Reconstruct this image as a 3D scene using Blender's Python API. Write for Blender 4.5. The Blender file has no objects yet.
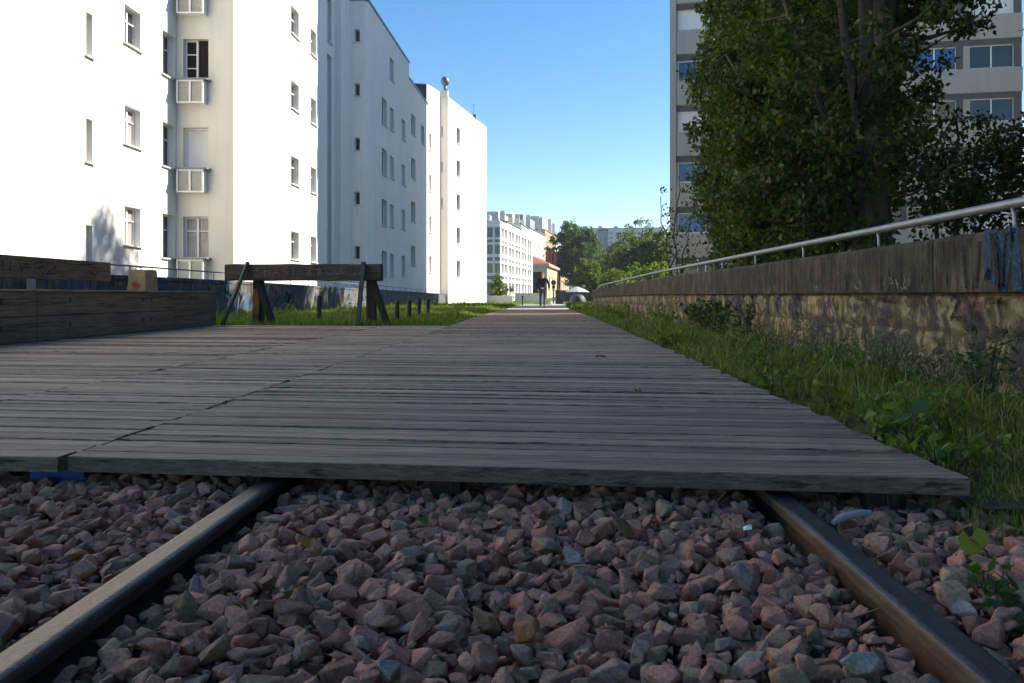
import bpy, bmesh, math, random
import numpy as np
from mathutils import Vector, Matrix
R = math.radians
random.seed(7)
rng = np.random.default_rng(7)
sc = bpy.context.scene
col = sc.collection

# ---------------------------------------------------------------- camera, sky, sun, exposure
CZ = 0.51                      # camera height above the boardwalk
cam_d = bpy.data.cameras.new('camera')
cam = bpy.data.objects.new('camera', cam_d)
col.objects.link(cam)
cam.location = (0, 0, CZ)
cam.rotation_euler = (R(90), 0, 0)
cam_d.sensor_width = 36.0
cam_d.lens = 36.0 * 800 / 1024
cam_d.shift_x = -28 / 1024
cam_d.shift_y = -46.5 / 1024
cam_d.clip_start = 0.05
cam_d.clip_end = 5000
sc.camera = cam

SUN_EL, SUN_AZ = 35.0, 72.0    # azimuth clockwise from +Y
w = bpy.data.worlds.new('World'); sc.world = w; w.use_nodes = True
nt = w.node_tree
bg = nt.nodes['Background']
sky = nt.nodes.new('ShaderNodeTexSky'); sky.sky_type = 'NISHITA'
sky.sun_disc = False
sky.sun_elevation = R(SUN_EL); sky.sun_rotation = R(SUN_AZ)
sky.altitude = 0; sky.air_density = 1.0; sky.dust_density = 0.2; sky.ozone_density = 2.0
hs = nt.nodes.new('ShaderNodeHueSaturation'); hs.inputs['Saturation'].default_value = 1.30
nt.links.new(sky.outputs[0], hs.inputs['Color']); nt.links.new(hs.outputs[0], bg.inputs[0])
bg.inputs[1].default_value = 0.088
sd = bpy.data.lights.new('sun', 'SUN'); sd.energy = 5.0; sd.angle = R(0.55); sd.color = (1.0, 0.91, 0.77)
so = bpy.data.objects.new('sun', sd); col.objects.link(so)
dv = Vector((math.sin(R(SUN_AZ)) * math.cos(R(SUN_EL)), math.cos(R(SUN_AZ)) * math.cos(R(SUN_EL)), math.sin(R(SUN_EL))))
so.rotation_euler = dv.to_track_quat('Z', 'Y').to_euler()
so.location = (20, 10, 30)
sc.view_settings.view_transform = 'Standard'
sc.view_settings.look = 'None'
sc.view_settings.gamma = 1
sc.view_settings.use_curve_mapping = False
sc.view_settings.exposure = 1.25
try:
    sc.cycles.max_bounces = 8
    sc.cycles.use_denoising = True
except Exception:
    pass

# ---------------------------------------------------------------- helpers
def tag(o, label=None, cat=None, group=None, kind=None):
    if label: o['label'] = label
    if cat: o['category'] = cat
    if group: o['group'] = group
    if kind: o['kind'] = kind
    return o

def empty(name, loc, label, cat, group=None):
    o = bpy.data.objects.new(name, None); col.objects.link(o)
    o.location = loc
    o.empty_display_size = 0.2
    return tag(o, label, cat, group)

def link_mesh(name, me, parent=None, loc=(0, 0, 0), rz=0.0):
    o = bpy.data.objects.new(name, me); col.objects.link(o)
    o.location = loc; o.rotation_euler = (0, 0, rz)
    if parent is not None: o.parent = parent
    return o

class MB:
    def __init__(s): s.v = []; s.f = []; s.m = []
    def add(s, vs, fs, mi=0):
        b = len(s.v); s.v += [tuple(x) for x in vs]
        for f in fs: s.f.append(tuple(b + i for i in f)); s.m.append(mi)
    def quad(s, a, b, c, d, mi=0): s.add([a, b, c, d], [(0, 1, 2, 3)], mi)
    def box(s, x0, x1, y0, y1, z0, z1, mi=0):
        s.add([(x0, y0, z0), (x1, y0, z0), (x1, y1, z0), (x0, y1, z0), (x0, y0, z1), (x1, y0, z1), (x1, y1, z1), (x0, y1, z1)],
              [(0, 3, 2, 1), (4, 5, 6, 7), (0, 1, 5, 4), (1, 2, 6, 5), (2, 3, 7, 6), (3, 0, 4, 7)], mi)
    def bar(s, a, b, w, h, mi=0, up=(0, 0, 1)):
        a = Vector(a); b = Vector(b); d = (b - a).normalized(); u = Vector(up)
        if abs(d.dot(u)) > 0.95: u = Vector((0, 1, 0))
        x = d.cross(u).normalized(); u = x.cross(d).normalized()
        P = []
        for p in (a, b):
            for sx, sz in ((-1, -1), (1, -1), (1, 1), (-1, 1)):
                P.append(p + x * (sx * w / 2) + u * (sz * h / 2))
        s.add(P, [(0, 1, 2, 3), (7, 6, 5, 4), (0, 4, 5, 1), (1, 5, 6, 2), (2, 6, 7, 3), (3, 7, 4, 0)], mi)
    def prism(s, poly, z0, z1, mi=0, cap=True):
        n = len(poly)
        s.add([(x, y, z0) for x, y in poly] + [(x, y, z1) for x, y in poly],
              [(i, (i + 1) % n, n + (i + 1) % n, n + i) for i in range(n)] + ([tuple(range(n, 2 * n)), tuple(reversed(range(n)))] if cap else []), mi)
    def tube(s, pts, rad, n=8, mi=0, cap=True):
        pts = [Vector(p) for p in pts]
        if not hasattr(rad, '__len__'): rad = [rad] * len(pts)
        b = len(s.v); ux = None
        for i, p in enumerate(pts):
            d = (pts[min(i + 1, len(pts) - 1)] - pts[max(i - 1, 0)]).normalized()
            if ux is None:
                a = Vector((0, 0, 1)) if abs(d.z) < 0.9 else Vector((1, 0, 0))
                ux = d.cross(a).normalized()
            ux = (ux - d * ux.dot(d)).normalized(); uy = d.cross(ux)
            for k in range(n):
                t = 2 * math.pi * k / n
                s.v.append(tuple(p + (ux * math.cos(t) + uy * math.sin(t)) * rad[i]))
        for i in range(len(pts) - 1):
            for k in range(n):
                a = b + i * n + k; c = b + i * n + (k + 1) % n
                s.f.append((a, c, c + n, a + n)); s.m.append(mi)
        if cap:
            s.f.append(tuple(b + k for k in reversed(range(n)))); s.m.append(mi)
            s.f.append(tuple(b + (len(pts) - 1) * n + k for k in range(n))); s.m.append(mi)
    def lathe(s, prof, c, n=16, mi=0):
        b = len(s.v)
        for r, z in prof:
            for k in range(n):
                t = 2 * math.pi * k / n
                s.v.append((c[0] + r * math.cos(t), c[1] + r * math.sin(t), c[2] + z))
        for i in range(len(prof) - 1):
            for k in range(n):
                a = b + i * n + k; d = b + i * n + (k + 1) % n
                s.f.append((a, d, d + n, a + n)); s.m.append(mi)
    def mesh(s, name, mats, smooth=False):
        me = bpy.data.meshes.new(name)
        me.from_pydata(s.v, [], s.f)
        if not isinstance(mats, (list, tuple)): mats = [mats]
        for m in mats: me.materials.append(m)
        me.polygons.foreach_set('material_index', s.m)
        if smooth: me.polygons.foreach_set('use_smooth', [True] * len(s.f))
        me.update(); return me
    def build(s, name, mats, parent=None, smooth=False, bevel=0):
        """coordinates are world; parent is an unrotated root"""
        me = s.mesh(name, mats, smooth)
        if parent is not None:
            off = Vector((0, 0, 0)); p = parent
            while p is not None: off += Vector(p.location); p = p.parent
            me.transform(Matrix.Translation(-off))
        o = link_mesh(name, me, parent)
        if bevel:
            bv = o.modifiers.new('bevel', 'BEVEL'); bv.width = bevel; bv.segments = 2; bv.limit_method = 'ANGLE'; bv.angle_limit = R(40)
        return o

def np_mesh(name, V, F, mats, colors=None, smooth=False):
    """V (n,3), F (m,k) same-size faces"""
    me = bpy.data.meshes.new(name)
    V = np.asarray(V, np.float32); F = np.asarray(F, np.int32)
    me.vertices.add(len(V)); me.vertices.foreach_set('co', V.ravel())
    k = F.shape[1]
    me.loops.add(F.size); me.loops.foreach_set('vertex_index', F.ravel())
    me.polygons.add(len(F)); me.polygons.foreach_set('loop_start', np.arange(len(F), dtype=np.int32) * k)
    me.polygons.foreach_set('loop_total', np.full(len(F), k, np.int32))
    me.polygons.foreach_set('use_smooth', np.full(len(F), bool(smooth)))
    me.update(calc_edges=True)
    for m in (mats if isinstance(mats, (list, tuple)) else [mats]): me.materials.append(m)
    if colors is not None:
        a = me.color_attributes.new('col', 'FLOAT_COLOR', 'POINT')
        c = np.ones((len(V), 4), np.float32); c[:, :3] = colors
        a.data.foreach_set('color', c.ravel())
    return me

# ---------------------------------------------------------------- materials
def base_mat(name, rough=0.7, metal=0.0, spec=0.5):
    m = bpy.data.materials.new(name); m.use_nodes = True
    n = m.node_tree.nodes; b = n['Principled BSDF']
    b.inputs['Roughness'].default_value = rough; b.inputs['Metallic'].default_value = metal
    b.inputs['Specular IOR Level'].default_value = spec
    return m, n, m.node_tree.links, b

def coords(n, l, scale, which='Object'):
    tc = n.new('ShaderNodeTexCoord'); mp = n.new('ShaderNodeMapping')
    l.new(tc.outputs[which], mp.inputs[0]); mp.inputs['Scale'].default_value = scale
    return mp.outputs[0]

def noise(n, l, vec, scale, detail=4, rough=0.6):
    t = n.new('ShaderNodeTexNoise'); t.inputs['Scale'].default_value = scale
    t.inputs['Detail'].default_value = detail; t.inputs['Roughness'].default_value = rough
    l.new(vec, t.inputs['Vector']); return t.outputs['Fac']

def ramp(n, l, fac, stops):
    r = n.new('ShaderNodeValToRGB'); el = r.color_ramp.elements
    while len(el) > 1: el.remove(el[-1])
    el[0].position = stops[0][0]; el[0].color = (*stops[0][1], 1)
    for p, c in stops[1:]:
        e = el.new(p); e.color = (*c, 1)
    l.new(fac, r.inputs[0]); return r.outputs[0]

def mixc(n, l, fac, a, b, mode='MIX'):
    m = n.new('ShaderNodeMix'); m.data_type = 'RGBA'; m.blend_type = mode
    for sock, val in ((m.inputs[0], fac), (m.inputs[6], a), (m.inputs[7], b)):
        if isinstance(val, (int, float)): sock.default_value = val
        elif isinstance(val, tuple): sock.default_value = (*val, 1)
        else: l.new(val, sock)
    return m.outputs[2]

def bump(n, l, b, h, dist, strength=1.0):
    bp = n.new('ShaderNodeBump'); bp.inputs['Distance'].default_value = dist; bp.inputs['Strength'].default_value = strength
    l.new(h, bp.inputs['Height']); l.new(bp.outputs[0], b.inputs['Normal']); return bp

def simple(name, c, rough=0.7, metal=0.0, var=0.25, scale=3.0, bmp=0.0, bscale=40, stretch=(1, 1, 1), spec=0.5):
    m, n, l, b = base_mat(name, rough, metal, spec)
    v = coords(n, l, stretch)
    f = noise(n, l, v, scale, 6)
    lo = tuple(x * (1 - var) for x in c); hi = tuple(min(1, x * (1 + var)) for x in c)
    l.new(ramp(n, l, f, [(0.3, lo), (0.7, hi)]), b.inputs['Base Color'])
    if bmp:
        f2 = noise(n, l, v, bscale, 6); bump(n, l, b, f2, bmp)
    return m

M = {}
def render_wall(name, c):
    m, n, l, b = base_mat(name, 0.88)
    c1 = ramp(n, l, noise(n, l, coords(n, l, (1, 1, 1)), 0.5, 8, 0.7), [(0.3, tuple(x * .93 for x in c)), (0.7, tuple(min(.86, x * 1.04) for x in c))])
    st = noise(n, l, coords(n, l, (2.2, 2.2, 0.10)), 1.6, 6, 0.7)
    c1 = mixc(n, l, 1.0, c1, ramp(n, l, st, [(0.36, (0.93, 0.925, 0.91)), (0.52, (1, 1, 1))]), 'MULTIPLY')
    l.new(c1, b.inputs['Base Color']); bump(n, l, b, noise(n, l, coords(n, l, (1, 1, 1)), 30, 6), 0.004)
    return m
M['plaster'] = render_wall('white_render', (0.80, 0.79, 0.76))
M['cream_and_bounce'] = render_wall('cream_and_bounce_render', (0.78, 0.74, 0.64))  # shade and warm bounce of camera-facing walls painted in; also ordinary wall colour
M['white_paint'] = simple('white_paint', (0.78, 0.78, 0.76), 0.45, var=0.04)
M['sill'] = simple('sill_stone', (0.60, 0.58, 0.55), 0.8, var=0.15)
M['sill_dark'] = simple('sill_zinc', (0.20, 0.21, 0.22), 0.6, var=0.15)
M['roof_zinc'] = simple('roof_zinc', (0.16, 0.17, 0.19), 0.5, metal=0.3, var=0.15)
M['slate'] = simple('slate', (0.07, 0.085, 0.12), 0.6, var=0.2)
M['interior'] = simple('dark_room', (0.012, 0.010, 0.009), 0.9, var=0.3)
M['glass'] = simple('window_glass', (0.03, 0.033, 0.04), 0.06, var=0.3, scale=0.8, spec=0.8)
M['glass_curtain'] = simple('window_glass_with_curtain', (0.30, 0.30, 0.31), 0.12, var=0.45, scale=5, stretch=(6, 6, 0.4))
M['glass_pale'] = simple('pale_blinds_behind_glass', (0.48, 0.49, 0.50), 0.3, var=0.25, scale=1.5)
M['glass_blue'] = simple('blue_window_glass', (0.03, 0.08, 0.24), 0.05, var=0.4, spec=0.8)
M['blind'] = simple('roller_blind', (0.66, 0.67, 0.68), 0.6, var=0.04)
M['concrete_panel'] = render_wall('concrete_panel', (0.37, 0.355, 0.33))
M['band_grey'] = simple('grey_band', (0.09, 0.088, 0.09), 0.7, var=0.12)
M['brick_red'] = simple('red_brick', (0.22, 0.06, 0.045), 0.85, var=0.2, scale=2)
M['tile_red'] = simple('red_roof_tile', (0.42, 0.13, 0.07), 0.8, var=0.2, scale=2)
M['stone_tan'] = simple('tan_stone', (0.45, 0.35, 0.20), 0.85, var=0.15, scale=1.2)
M['grey_stone'] = simple('grey_stone', (0.33, 0.30, 0.26), 0.85, var=0.15)
M['far_white'] = simple('far_render', (0.62, 0.60, 0.56), 0.85, var=0.08, scale=0.2)
M['far_grey'] = simple('far_grey', (0.24, 0.26, 0.29), 0.8, var=0.12, scale=0.3)
M['far_long'] = simple('far_pale_grey', (0.46, 0.48, 0.50), 0.8, var=0.08, scale=0.3)
M['far_peach'] = simple('peach_render', (0.62, 0.42, 0.28), 0.85, var=0.08, scale=0.2)
M['bark'] = simple('bark', (0.10, 0.082, 0.058), 0.95, var=0.45, scale=3, bmp=0.03, bscale=9, stretch=(3, 3, 0.6))
M['twig'] = simple('twig', (0.07, 0.05, 0.035), 0.9, var=0.3)
M['steel'] = simple('galvanised_steel', (0.33, 0.33, 0.32), 0.5, metal=0.6, var=0.12, scale=8)
M['steel_dark'] = simple('weathered_steel', (0.16, 0.18, 0.20), 0.5, metal=0.5, var=0.2, scale=8)
M['iron'] = simple('dark_iron', (0.03, 0.03, 0.032), 0.6, var=0.3, scale=8)
M['tarp'] = simple('grey_tarpaulin', (0.035, 0.04, 0.055), 0.6, var=0.2)
M['canvas'] = simple('white_canvas', (0.36, 0.38, 0.42), 0.7, var=0.06)
M['skin'] = simple('skin', (0.50, 0.30, 0.22), 0.6, var=0.05)
M['jacket'] = simple('black_cloth', (0.012, 0.012, 0.014), 0.8, var=0.3)
M['jeans'] = simple('blue_grey_cloth', (0.035, 0.042, 0.065), 0.85, var=0.2, scale=10)
M['shirt'] = simple('white_cloth', (0.6, 0.6, 0.6), 0.8, var=0.1)
M['hair'] = simple('fair_hair', (0.35, 0.27, 0.17), 0.7, var=0.2)
M['shoe'] = simple('dark_shoe', (0.03, 0.03, 0.03), 0.6)
M['kraft'] = simple('kraft_paper', (0.50, 0.31, 0.155), 0.85, var=0.15, scale=12, bmp=0.004, bscale=25)
M['kraft_print'] = simple('yellow_paper_print', (0.42, 0.31, 0.13), 0.8, var=0.2, scale=18)
M['orange_print'] = simple('orange_print', (0.50, 0.11, 0.04), 0.8, var=0.3, scale=30)
M['blue_paint'] = simple('blue_painted_timber', (0.035, 0.09, 0.30), 0.7, var=0.3, scale=14)

def wood_mat(name, cols, sx=1.0, grain=60, rough=0.75, bmpd=0.004, axis='x', spec=0.5):
    """weathered timber, grain along the given axis, tone per board from the vertex colours"""
    m, n, l, b = base_mat(name, rough, 0, spec)
    sc_ = {'x': (0.35, 6, 6), 'y': (6, 0.35, 6), 'z': (6, 6, 0.35)}[axis]
    v = coords(n, l, sc_)
    f = noise(n, l, v, grain / 6, 8, 0.7)
    c = ramp(n, l, f, [(0.25, cols[0]), (0.5, cols[1]), (0.75, cols[2])])
    v2 = coords(n, l, (1, 1, 1)); f2 = noise(n, l, v2, 1.3, 5)
    c = mixc(n, l, 0.8, c, ramp(n, l, f2, [(0.3, (0.62, 0.62, 0.62)), (0.7, (1.15, 1.15, 1.15))]), 'MULTIPLY')
    at = n.new('ShaderNodeAttribute'); at.attribute_name = 'col'
    cr = noise(n, l, coords(n, l, {'x': (0.12, 5, 5), 'y': (5, 0.12, 5), 'z': (5, 5, 0.12)}[axis]), 11, 4, 0.6)
    c = mixc(n, l, 1.0, c, ramp(n, l, cr, [(0.36, (0.25, 0.25, 0.25)), (0.43, (1, 1, 1)), (0.60, (1, 1, 1)), (0.68, (1.3, 1.3, 1.3))]), 'MULTIPLY')
    c2 = mixc(n, l, 1.0, c, at.outputs['Color'], 'MULTIPLY')
    l.new(c2, b.inputs['Base Color'])
    v3 = coords(n, l, {'x': (0.25, 9, 9), 'y': (9, 0.25, 9), 'z': (9, 9, 0.25)}[axis]); f3 = noise(n, l, v3, grain / 5, 8, 0.75)
    bump(n, l, b, f3, bmpd)
    l.new(ramp(n, l, f3, [(0.3, (rough + .15,) * 3), (0.7, (rough - .2,) * 3)]), b.inputs['Roughness'])
    return m
M['deck'] = wood_mat('weathered_deck_boards', [(0.11, 0.068, 0.038), (0.36, 0.248, 0.155), (0.66, 0.485, 0.32)], grain=150, rough=0.78, bmpd=0.0022)
M['sleeper'] = wood_mat('old_sleeper_timber', [(0.10, 0.062, 0.034), (0.25, 0.165, 0.092), (0.44, 0.30, 0.17)], grain=45, rough=0.85, bmpd=0.006, axis='y')
M['beam'] = wood_mat('rough_oak_beam', [(0.035, 0.023, 0.015), (0.085, 0.057, 0.038), (0.17, 0.12, 0.08)], grain=45, rough=0.85, bmpd=0.008, axis='x')
M['post_wood'] = wood_mat('dark_post_timber', [(0.022, 0.018, 0.015), (0.045, 0.035, 0.028), (0.09, 0.07, 0.05)], grain=40, rough=0.85, bmpd=0.006, axis='z')
def setcol(o, c=(1, 1, 1)):
    me = o.data
    a = me.color_attributes.new('col', 'FLOAT_COLOR', 'POINT')
    a.data.foreach_set('color', [x for _ in me.vertices for x in (*c, 1)])
    return o

def leaf_mat(name, tr=0.35, rough=0.5):
    m, n, l, b = base_mat(name, rough, 0, 0.4)
    at = n.new('ShaderNodeAttribute'); at.attribute_name = 'col'
    l.new(at.outputs['Color'], b.inputs['Base Color'])
    t = n.new('ShaderNodeBsdfTranslucent')
    c2 = mixc(n, l, 1.0, at.outputs['Color'], (1.5, 1.7, 0.5), 'MULTIPLY'); l.new(c2, t.inputs[0])
    mx = n.new('ShaderNodeMixShader'); mx.inputs[0].default_value = tr
    l.new(b.outputs[0], mx.inputs[1]); l.new(t.outputs[0], mx.inputs[2])
    l.new(mx.outputs[0], n['Material Output'].inputs[0])
    return m
M['leaf'] = leaf_mat('foliage', 0.4)
M['grass'] = leaf_mat('grass_blades', 0.35, 0.6)

# ballast stones (tone per stone comes from the vertex colours)
m, n, l, b = base_mat('ballast_stone', 0.9, 0, 0.25)
at = n.new('ShaderNodeAttribute'); at.attribute_name = 'col'
v = coords(n, l, (1, 1, 1))
sp = ramp(n, l, noise(n, l, v, 160, 4, 0.8), [(0.3, (0.55, 0.55, 0.55)), (0.7, (1.35, 1.35, 1.35))])
sp2 = ramp(n, l, noise(n, l, v, 28, 3), [(0.3, (0.75, 0.72, 0.72)), (0.7, (1.2, 1.2, 1.2))])
l.new(mixc(n, l, 1.0, mixc(n, l, 1.0, at.outputs['Color'], sp, 'MULTIPLY'), sp2, 'MULTIPLY'), b.inputs['Base Color'])
bump(n, l, b, noise(n, l, v, 90, 6, 0.7), 0.004)
M['rock'] = m

# soil / ground
m, n, l, b = base_mat('soil', 0.95)
v = coords(n, l, (1, 1, 1))
c = ramp(n, l, noise(n, l, v, 2.5, 8, 0.7), [(0.3, (0.035, 0.045, 0.018)), (0.55, (0.07, 0.07, 0.035)), (0.75, (0.12, 0.10, 0.06))])
l.new(c, b.inputs['Base Color']); bump(n, l, b, noise(n, l, v, 30, 6), 0.02)
M['soil'] = m
m, n, l, b = base_mat('ballast_fines', 0.95)
v = coords(n, l, (1, 1, 1))
vo = n.new('ShaderNodeTexVoronoi'); vo.inputs['Scale'].default_value = 22; l.new(v, vo.inputs['Vector'])
c = mixc(n, l, 0.5, ramp(n, l, noise(n, l, v, 9, 6), [(0.3, (0.04, 0.03, 0.028)), (0.7, (0.12, 0.085, 0.08))]), vo.outputs['Color'], 'MULTIPLY')
l.new(c, b.inputs['Base Color']); bump(n, l, b, vo.outputs['Distance'], 0.03)
M['fines'] = m
M['path'] = simple('pale_path', (0.42, 0.39, 0.34), 0.9, var=0.12, scale=1.2, bmp=0.004, bscale=60)
m, n, l, b = base_mat('hill_meadow', 0.95)
v = coords(n, l, (1, 1, 1))
l.new(ramp(n, l, noise(n, l, v, 0.03, 8, 0.7), [(0.35, (0.03, 0.05, 0.015)), (0.65, (0.07, 0.09, 0.03))]), b.inputs['Base Color'])
M['hill'] = m

# rail steel
def rail_mat(name, top, side):
    m, n, l, b = base_mat(name, 0.4, 0.7)
    v = coords(n, l, (4, 1, 4))
    g = n.new('ShaderNodeNewGeometry'); sx = n.new('ShaderNodeSeparateXYZ'); l.new(g.outputs['Normal'], sx.inputs[0])
    f = noise(n, l, v, 10, 8, 0.7)
    ct = ramp(n, l, f, [(0.3, tuple(x * .6 for x in top)), (0.7, tuple(x * 1.3 for x in top))])
    cs = ramp(n, l, f, [(0.3, tuple(x * .5 for x in side)), (0.7, tuple(x * 1.5 for x in side))])
    mr = n.new('ShaderNodeMapRange'); mr.inputs[1].default_value = 0.45; mr.inputs[2].default_value = 0.8
    l.new(sx.outputs['Z'], mr.inputs[0])
    l.new(mixc(n, l, mr.outputs[0], cs, ct), b.inputs['Base Color'])
    met = n.new('ShaderNodeMath'); met.operation = 'MULTIPLY'; met.inputs[1].default_value = 0.75; l.new(mr.outputs[0], met.inputs[0]); l.new(met.outputs[0], b.inputs['Metallic'])
    rr = n.new('ShaderNodeMapRange'); rr.inputs[3].default_value = 0.85; rr.inputs[4].default_value = 0.36
    l.new(mr.outputs[0], rr.inputs[0]); l.new(rr.outputs[0], b.inputs['Roughness'])
    bump(n, l, b, noise(n, l, coords(n, l, (1, 1, 1)), 120, 6), 0.002)
    return m
M['rail_l'] = rail_mat('polished_rail', (0.075, 0.062, 0.052), (0.07, 0.045, 0.030))
M['rail_r'] = rail_mat('rusty_rail', (0.11, 0.09, 0.075), (0.115, 0.062, 0.028))

# parapet materials
def stain_concrete(name, cols, blue=0.0, streak=True):
    m, n, l, b = base_mat(name, 0.9)
    v = coords(n, l, (1, 1, 1))
    c = ramp(n, l, noise(n, l, v, 2.2, 8, 0.7), [(0.25, cols[0]), (0.5, cols[1]), (0.75, cols[2])])
    vs = coords(n, l, (1, 5, 0.7))
    st = ramp(n, l, noise(n, l, vs, 2.6, 6, 0.75), [(0.38, (0.25, 0.24, 0.23)), (0.60, (1.45, 1.38, 1.22))])
    c = mixc(n, l, 0.9, c, st, 'MULTIPLY')
    mo = ramp(n, l, noise(n, l, coords(n, l, (1, 1.4, 1)), 3.7, 5, 0.65), [(0.36, (0.75, 0.42, 0.33)), (0.47, (1, 1, 1)), (0.57, (1, 1, 1)), (0.66, (0.85, 0.95, 0.45))])
    c = mixc(n, l, 0.8, c, mo, 'MULTIPLY')
    if blue:
        vb = coords(n, l, (1, 1.2, 1.4))
        f = noise(n, l, vb, 1.5, 3, 0.5)
        mk = n.new('ShaderNodeMapRange'); mk.inputs[1].default_value = 0.52; mk.inputs[2].default_value = 0.60; mk.inputs[4].default_value = blue; l.new(f, mk.inputs[0])
        c = mixc(n, l, mk.outputs[0], c, (0.03, 0.09, 0.17))
    l.new(c, b.inputs['Base Color']); bump(n, l, b, noise(n, l, v, 25, 8, 0.7), 0.02)
    return m
M['coping'] = stain_concrete('stained_coping', [(0.018, 0.016, 0.010), (0.062, 0.054, 0.034), (0.17, 0.145, 0.095)])
M['left_wall'] = stain_concrete('painted_old_wall', [(0.05, 0.055, 0.065), (0.12, 0.125, 0.13), (0.30, 0.29, 0.26)], blue=0.75)
m, n, l, b = base_mat('ochre_masonry', 0.92)
at = n.new('ShaderNodeAttribute'); at.attribute_name = 'col'
v = coords(n, l, (1, 1, 1))
c = ramp(n, l, noise(n, l, v, 5, 8, 0.75), [(0.25, (0.10, 0.075, 0.035)), (0.42, (0.32, 0.235, 0.10)), (0.58, (0.50, 0.40, 0.20)), (0.75, (0.64, 0.56, 0.36))])
c = mixc(n, l, 1.0, c, at.outputs['Color'], 'MULTIPLY')
f = noise(n, l, coords(n, l, (1, 1.3, 1)), 3.1, 5, 0.65)
mk = n.new('ShaderNodeMapRange'); mk.inputs[1].default_value = 0.47; mk.inputs[2].default_value = 0.55; mk.inputs[4].default_value = 0.9; l.new(f, mk.inputs[0])
c = mixc(n, l, mk.outputs[0], c, ramp(n, l, noise(n, l, v, 14, 4), [(0.4, (0.045, 0.032, 0.050)), (0.6, (0.10, 0.075, 0.08))]))
f = noise(n, l, coords(n, l, (1, 1, 1)), 2.0, 4, 0.6)
mk = n.new('ShaderNodeMapRange'); mk.inputs[1].default_value = 0.56; mk.inputs[2].default_value = 0.68; mk.inputs[4].default_value = 0.6; l.new(f, mk.inputs[0])
c = mixc(n, l, mk.outputs[0], c, (0.13, 0.15, 0.03))
vs = coords(n, l, (1, 4, 0.9))
st = noise(n, l, vs, 3.0, 6, 0.7)
mk = n.new('ShaderNodeMapRange'); mk.inputs[1].default_value = 0.50; mk.inputs[2].default_value = 0.58; mk.inputs[4].default_value = 0.8; l.new(st, mk.inputs[0])
c = mixc(n, l, mk.outputs[0], c, (0.06, 0.048, 0.035))
l.new(c, b.inputs['Base Color']); bump(n, l, b, noise(n, l, v, 22, 8, 0.75), 0.03)
M['masonry'] = m
for nm, c in (('paint_blue', (0.022, 0.075, 0.13)), ('paint_purple', (0.06, 0.035, 0.075)), ('paint_black', (0.015, 0.014, 0.016)),
              ('paint_white', (0.24, 0.23, 0.21)), ('paint_red', (0.30, 0.02, 0.03)), ('chalk', (0.24, 0.215, 0.19))):
    M[nm] = simple(nm, c, 0.85, var=0.5, scale=25)
    n = M[nm].node_tree.nodes; l = M[nm].node_tree.links; v = coords(n, l, (1, 1, 1))
    f = noise(n, l, v, 38, 8, 0.75)
    mk = n.new('ShaderNodeMapRange'); mk.inputs[1].default_value = 0.33; mk.inputs[2].default_value = 0.55; mk.inputs[4].default_value = 0.9; l.new(f, mk.inputs[0])
    l.new(mk.outputs[0], n['Principled BSDF'].inputs['Alpha'])

# ---------------------------------------------------------------- the ground
def gz(x, y):
    y = float(y)
    if y < 18: z = 0
    elif y < 37: z = -0.10 * (y - 18) / 19
    elif y < 75: z = -0.10 - 0.25 * (y - 37) / 38
    else: z = -0.35
    return z
def deckz(y): return gz(0, y)
mb = MB()
ys = [-60, -20, -8, -3, 0, 1, 2, 3, 4, 6, 10, 14, 18, 24, 30, 37, 45, 55, 65, 75, 100, 150, 210, 280, 360, 450, 560, 700, 950, 1400, 2500]
xs = [-900, -400, -200, -120, -60, -30, -14, -9, -7.5, -5, -3, -1.6, 0, 1.2, 2.5, 4, 8, 16, 30, 60, 120, 200, 400, 900]
def hill(x, y):
    if y < 170: return 0
    t = min(1, (y - 170) / 420.0)
    return 34 * (t * t * (3 - 2 * t)) * (0.72 + 0.28 * math.sin(x * 0.009 + 0.6))
for y in ys:
    for x in xs:
        mb.v.append((x, y, gz(x, y) - (0.26 if (y < 4 and -9 < x < 2.4) else 0.13) + hill(x, y)))
nx = len(xs)
for j in range(len(ys) - 1):
    for i in range(nx - 1):
        a = j * nx + i
        mb.f.append((a, a + 1, a + nx + 1, a + nx)); mb.m.append(1 if ys[j] >= 100 else 0)
g = mb.build('ground', [M['soil'], M['hill']], smooth=True)
tag(g, kind='structure')
mb = MB()
for (x0, x1, y0, y1) in [(-6, 2.1, -6, 3.4)]:
    mb.box(x0, x1, y0, y1, -0.3, -0.165)
tag(mb.build('track_bed', M['fines']), kind='structure')
# raised soil of the two verges
def verge(name, x0, x1, yl, bulge):
    mb = MB(); nxx = 9
    for y in yl:
        for i in range(nxx):
            x = x0 + (x1 - x0) * i / (nxx - 1)
            mb.v.append((x, y, gz(x, y) - 0.075 + bulge * math.sin(math.pi * i / (nxx - 1)) + 0.018 * math.sin(7 * x + 3.1 * y)))
    for j in range(len(yl) - 1):
        for i in range(nxx - 1):
            a = j * nxx + i; mb.f.append((a, a + 1, a + nxx + 1, a + nxx)); mb.m.append(0)
    return tag(mb.build(name, M['soil'], smooth=True), kind='structure')
verge('verge', 1.2, 2.52, [2.15 + 0.6 * k for k in range(62)], 0.05)
verge('verge', -7.5, -1.6, [13.4 + 1.2 * k for k in range(55)], 0.04)

# pale path beyond the boards
mb = MB()
pth = [(33.0, -1.45, 1.35), (37, -1.5, 1.4), (45, -1.6, 1.5), (55, -1.8, 1.8), (65, -2.0, 2.3), (75, -2.2, 3.2), (90, -1.5, 6), (110, 1, 10)]
for i, (y, a, c_) in enumerate(pth):
    mb.v += [(a, y, gz(0, y) - 0.02), (c_, y, gz(0, y) - 0.02)]
    if i: k = 2 * i; mb.f.append((k - 2, k - 1, k + 1, k)); mb.m.append(0)
tag(mb.build('path', M['path']), kind='structure')

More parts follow.
